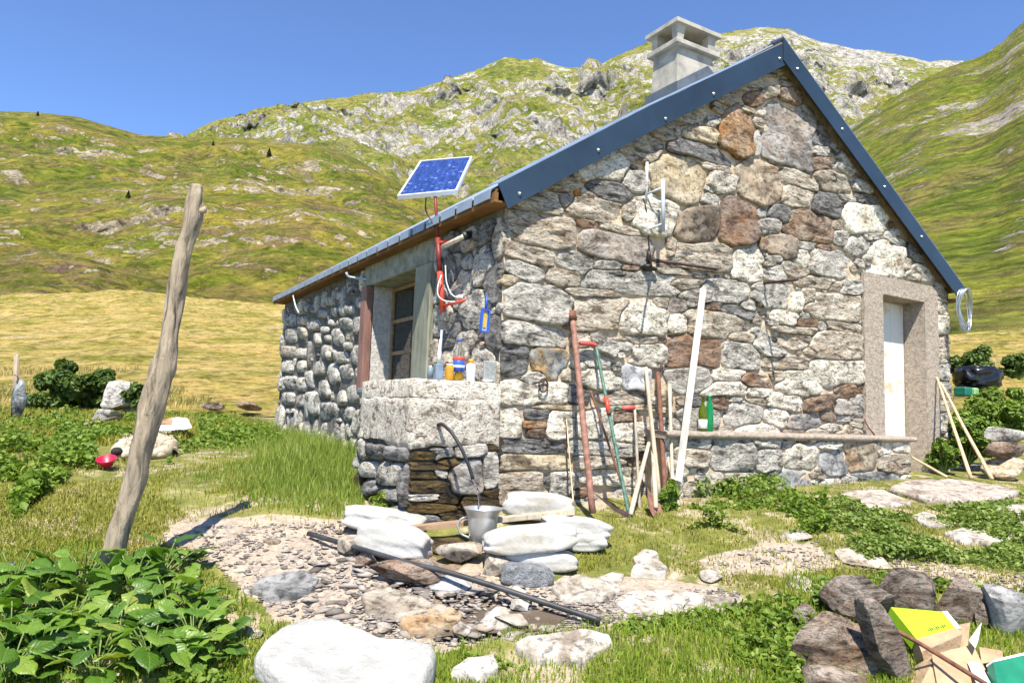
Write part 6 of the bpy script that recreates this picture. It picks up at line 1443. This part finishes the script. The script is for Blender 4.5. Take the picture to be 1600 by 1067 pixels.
shrub('bush', 'tall weedy bush behind the leaning sticks', 1510, 725, 110, 110, 9.0, 5200, .06, 'weed', 6, 'bushes right of the hut')
shrub('bush', 'sunlit weedy bush at the right edge above the stacked planks', 1570, 690, 120, 105, 9.3, 6200, .06, 'weed', 7, 'bushes right of the hut')
shrub('bush', 'small leafy bush squeezed between door frame and sticks', 1476, 735, 52, 60, 8.6, 1900, .05, 'weed', 8, 'bushes right of the hut')
shrub('wall_plant', 'leafy plant growing up between the wooden handles', 1048, 800, 40, 52, 5.9, 500, .06, 'weed', 9, cat='plant')
shrub('wall_plant', 'low plant with bluish leaves under the bench end', 1110, 800, 130, 62, 6.6, 2400, .045, 'clover', 10, cat='plant')
shrub('wall_plant', 'fern-like green tuft at the left foot of the sink pier', 598, 800, 48, 34, 5.5, 700, .05, 'tall', 11, cat='plant')
# big leaved dock plants ----------------------------------------------
def dock_leaf_mesh(seed):
    r = np.random.default_rng(seed); nu, nv = 9, 8; vs = []
    for i in range(nu+1):
        t = i/nu
        wd = (.50*math.sin(min(1, t*1.12+.10)*math.pi)**.62*(1.08-.42*t))*(1+.0)
        for j in range(nv+1):
            s_ = (j/nv-.5)*2; lob = 1+.08*math.sin(t*12+seed)+.09*r.uniform(-1, 1)
            x = t-.16*(abs(s_)**2)*(t < .3)*(1-t/.3); y = s_*wd*.86*(lob if abs(s_) > .9 else 1)
            z = -.20*(t-.45)**2*1.6+.10*abs(s_)**1.3*(1-t*.4)-.10*s_*s_*s_*s_+.03*math.sin(t*16+seed+s_*2)*abs(s_)+.012*math.cos(s_*9+t*14)
            vs.append((x, y, z))
    f = [(i*(nv+1)+j, (i+1)*(nv+1)+j, (i+1)*(nv+1)+j+1, i*(nv+1)+j+1) for i in range(nu) for j in range(nv)]
    me = bpy.data.meshes.new('leaf'); me.from_pydata(vs, [], f); me.polygons.foreach_set('use_smooth', [True]*len(f)); me.materials.append(M['dockleaf']); me.update(); return me
m_, t, b, o_ = newmat('big_dock_leaf'); N = NT(t); v = N.n('ShaderNodeTexCoord').outputs['Object']; oi = N.n('ShaderNodeObjectInfo')
sx = N.n('ShaderNodeSeparateXYZ'); N.l(v, sx.inputs[0]); ay_ = N.math('ABSOLUTE', sx.outputs[1])
c = N.ramp(N.math('ADD', N.math('MULTIPLY', oi.outputs['Random'], .75), N.math('MULTIPLY', N.noise(v, 5, 5, .6), .4)), [(.2, (.05, .12, .011)), (.55, (.10, .205, .018)), (.9, (.20, .30, .04)), (1, (.33, .29, .07))])
vein = N.math('SINE', N.math('MULTIPLY', N.math('SUBTRACT', sx.outputs[0], N.math('MULTIPLY', ay_, .9)), 42.0)); vm = N.ramp(vein, [(.86, 0), (1, 1)]); mid = N.ramp(ay_, [(.008, 1), (.022, 0)])
c = N.mix(N.math('MULTIPLY', N.math('MAXIMUM', N.math('MULTIPLY', vm, .5), mid), .35), c, (.27, .36, .10))
c = N.mix(N.ramp(N.noise(v, 14, 3, .5), [(.74, 0), (.78, .8)]), c, (.14, .09, .03))
N.l(c, b.inputs['Base Color']); b.inputs['Roughness'].default_value = .42; N.l(N.bump(vein, .14, .01), b.inputs['Normal'])
tr = N.n('ShaderNodeBsdfTranslucent'); N.l(N.mix(1.0, c, (1.2, 1.3, .5), 'MULTIPLY'), tr.inputs[0]); mx = N.n('ShaderNodeMixShader'); mx.inputs[0].default_value = .35
N.l(b.outputs[0], mx.inputs[1]); N.l(tr.outputs[0], mx.inputs[2]); N.l(mx.outputs[0], o_.inputs[0]); M['dockleaf'] = m_
LM = [dock_leaf_mesh(i) for i in range(6)]
spots = [(15,1015,'at the left edge, middle of the patch'),(60,955,'in the back row near the left edge'),(130,925,'directly left of the leaning post foot'),(205,930,'directly right of the leaning post foot'),(255,905,'at the back right corner, tallest shoot'),
 (110,990,'in the centre left of the patch'),(185,1000,'in the very centre of the patch'),(262,965,'in the middle of the right side'),(305,962,'at the right tip of the patch'),(60,1050,'at the bottom left'),(150,1062,'at the bottom, second from the left'),(235,1045,'at the bottom centre with a hole in a leaf'),(300,1015,'at the lower right side'),
 (20,930,'at the far left back, beside the pale flower'),(322,1040,'low at the right, thinning into grass'),(10,1080,'in the bottom left corner')]
r = np.random.default_rng(12)
for i, (u, v, wh) in enumerate(spots):
    B = G(u, v); o = thing('dock_plant', 'big leaved green plant '+wh, 'plant', B, 'big leaved plants around the post'); ms = MB()
    sc_ = 1.0 if i not in (8, 14) else .7
    for k in range(24):
        th = k*2.4+r.uniform(-.3, .3); rad = (.05+.20*math.sqrt((k+.5)/24))*sc_*r.uniform(.8, 1.15); z = (.205-.13*(k/24))*r.uniform(.7, 1.25)*sc_
        lp = V(math.cos(th)*rad*.75, math.sin(th)*rad*.75, z); s_ = r.uniform(.075, .16)*sc_
        q = bpy.data.objects.new('leaf', LM[r.integers(6)]); COL.objects.link(q); q.parent = o
        q.location = lp; q.scale = (s_*1.05, s_*r.uniform(.9, 1.2), s_)
        q.rotation_euler = (r.normal(0, .42), r.uniform(-.5, .6), th+r.normal(0, .35))
        tube(ms, resample([(0, 0, -.02), lp*V(.35, .35, .6), lp], 6), .0035*sc_, 5)
    ms.build('stems', M['stem'], o)
# thistle flower
o = thing('pale_flower', 'small pale lilac flower head above the leaves at the left', 'flower', atD(17, 882, 4.3)); MB().add(ICO3[0]*[.02, .02, .016]*(1+.3*fbm(ICO3[0]*9, 2, 1))[:, None], ICO3[1]).build('flower_head', simple('lilac', (.45, .38, .55), .8), o); tube(MB(), [(0, 0, 0), (0, .03, -.3)], .003, 5).build('stem', M['stem'], o)
# gravel --------------------------------------------------------------
def chips(name, poly, n, s0, s1, mat, seed, label):
    P, U, Vv, D, r = scatter(poly, n, seed=seed); ok = ~in_house(P); P, D = P[ok], D[ok]; n = len(P); v0, f0 = ICO1; v0 = np.array(v0); nvv = len(v0)
    s = r.uniform(s0, s1, n)**1.0*r.uniform(.5, 1, n); sc3 = np.stack([s*r.uniform(.7, 1.5, n), s, s*r.uniform(.14, .35, n)], 1)
    jit = 1+r.uniform(-.28, .28, (n, nvv, 1)); q = v0[None]*jit*sc3[:, None]; a = r.uniform(0, 6.28, n); ca, sa = np.cos(a)[:, None], np.sin(a)[:, None]
    q = np.stack([q[..., 0]*ca-q[..., 1]*sa, q[..., 0]*sa+q[..., 1]*ca, q[..., 2]+q[..., 0]*r.normal(0, .2, n)[:, None]], -1)
    Vt = (q+(P+hz(P))[:, None]+V(0, 0, .002)).reshape(-1, 3); F = (np.array(f0)[None]+(np.arange(n)*nvv)[:, None, None]).reshape(-1, 3)
    o = fastmesh(name, Vt, F, mat); tag(o, label, 'gravel', None, 'stuff')
m_, t, b, o_ = newmat('slate_chips'); N = NT(t); g = N.n('ShaderNodeNewGeometry'); c = N.ramp(g.outputs['Random Per Island'], [(0, (.10, .085, .075)), (.25, (.20, .17, .15)), (.6, (.29, .25, .215)), (.9, (.37, .335, .30)), (1, (.32, .24, .17))])
c = N.mix(.5, c, N.ramp(N.noise(N.n('ShaderNodeTexCoord').outputs['Object'], 40, 5, .7), [(.3, .6), (.7, 1.2)]), 'MULTIPLY'); N.l(c, b.inputs['Base Color']); b.inputs['Roughness'].default_value = .85; b.inputs['Specular IOR Level'].default_value = .2
chips('gravel', [(300,825),(560,818),(600,900),(760,910),(900,915),(880,985),(690,1005),(560,995),(430,960),(370,915),(320,870)], 2000, .008, .028, m_, 31, 'slaty gravel chips around the water place')
chips('slate_pieces', [(440,905),(560,850),(640,900),(760,905),(880,925),(870,985),(690,1000),(600,985),(500,960)], 200, .025, .07, m_, 35, 'larger flat slate pieces trodden into the ground')
chips('pebbles', [(870,925),(1150,920),(1165,950),(1000,965),(860,990)], 1500, .008, .022, m_, 32, 'small pebbles on the path')
chips('yard_pebbles', [(1090,880),(1280,842),(1640,900),(1700,950),(1330,890)], 1500, .008, .02, m_, 33, 'small pebbles before the hut')
chips('lawn_pebbles', [(60,850),(330,830),(600,810),(560,840),(300,880)], 500, .008, .022, m_, 34, 'scattered stones in the lawn')
# little far trees ------------------------------------------------------
def onlayer(name, u, v):
    P = LAY[name][:, :-8]; q = P.reshape(-1, 3); d = q-CAM; w = np.maximum(d@_F, .1); uu = 800+FPX*(d@_R)/w; vv = 533.5-FPX*(d@_U)/w
    return q[np.argmin((uu-u)**2+(vv-v)**2)]
M['fir'] = leaf_mat('fir_needles', (.012, .03, .012), (.035, .06, .02), None, .1, .7, .2)
for ly, u, v, h, lab in (('grazed_hill', 195, 284, 13, 'small lone dark fir on the slope left of the leaning post'), ('left_hill', 60, 182, 8, 'tiny dark tree on the crest of the left hill'), ('left_hill', 333, 228, 8, 'tiny dark tree below the saddle'), ('left_hill', 420, 246, 14, 'dark bushy tree on the rocky slope in the middle')):
    P = onlayer(ly, u, v); k = dep(P)/FPX; H_ = h*k; o = thing('fir_tree', lab, 'tree', P); r = np.random.default_rng(int(u))
    tube(MB(), [(0, 0, -H_*.1), (0, 0, H_*.9)], [H_*.05, H_*.01], 6).build('trunk', M['postb'], o); n = 420; z = r.random(n); rad = (1-z)*H_*.36*r.random(n)**.5; th = r.uniform(0, 6.28, n)
    leaves('crown', M['fir'], np.stack([np.cos(th)*rad, np.sin(th)*rad, H_*(.08+.92*z)], 1), H_*.14, r, .9, parent=o)
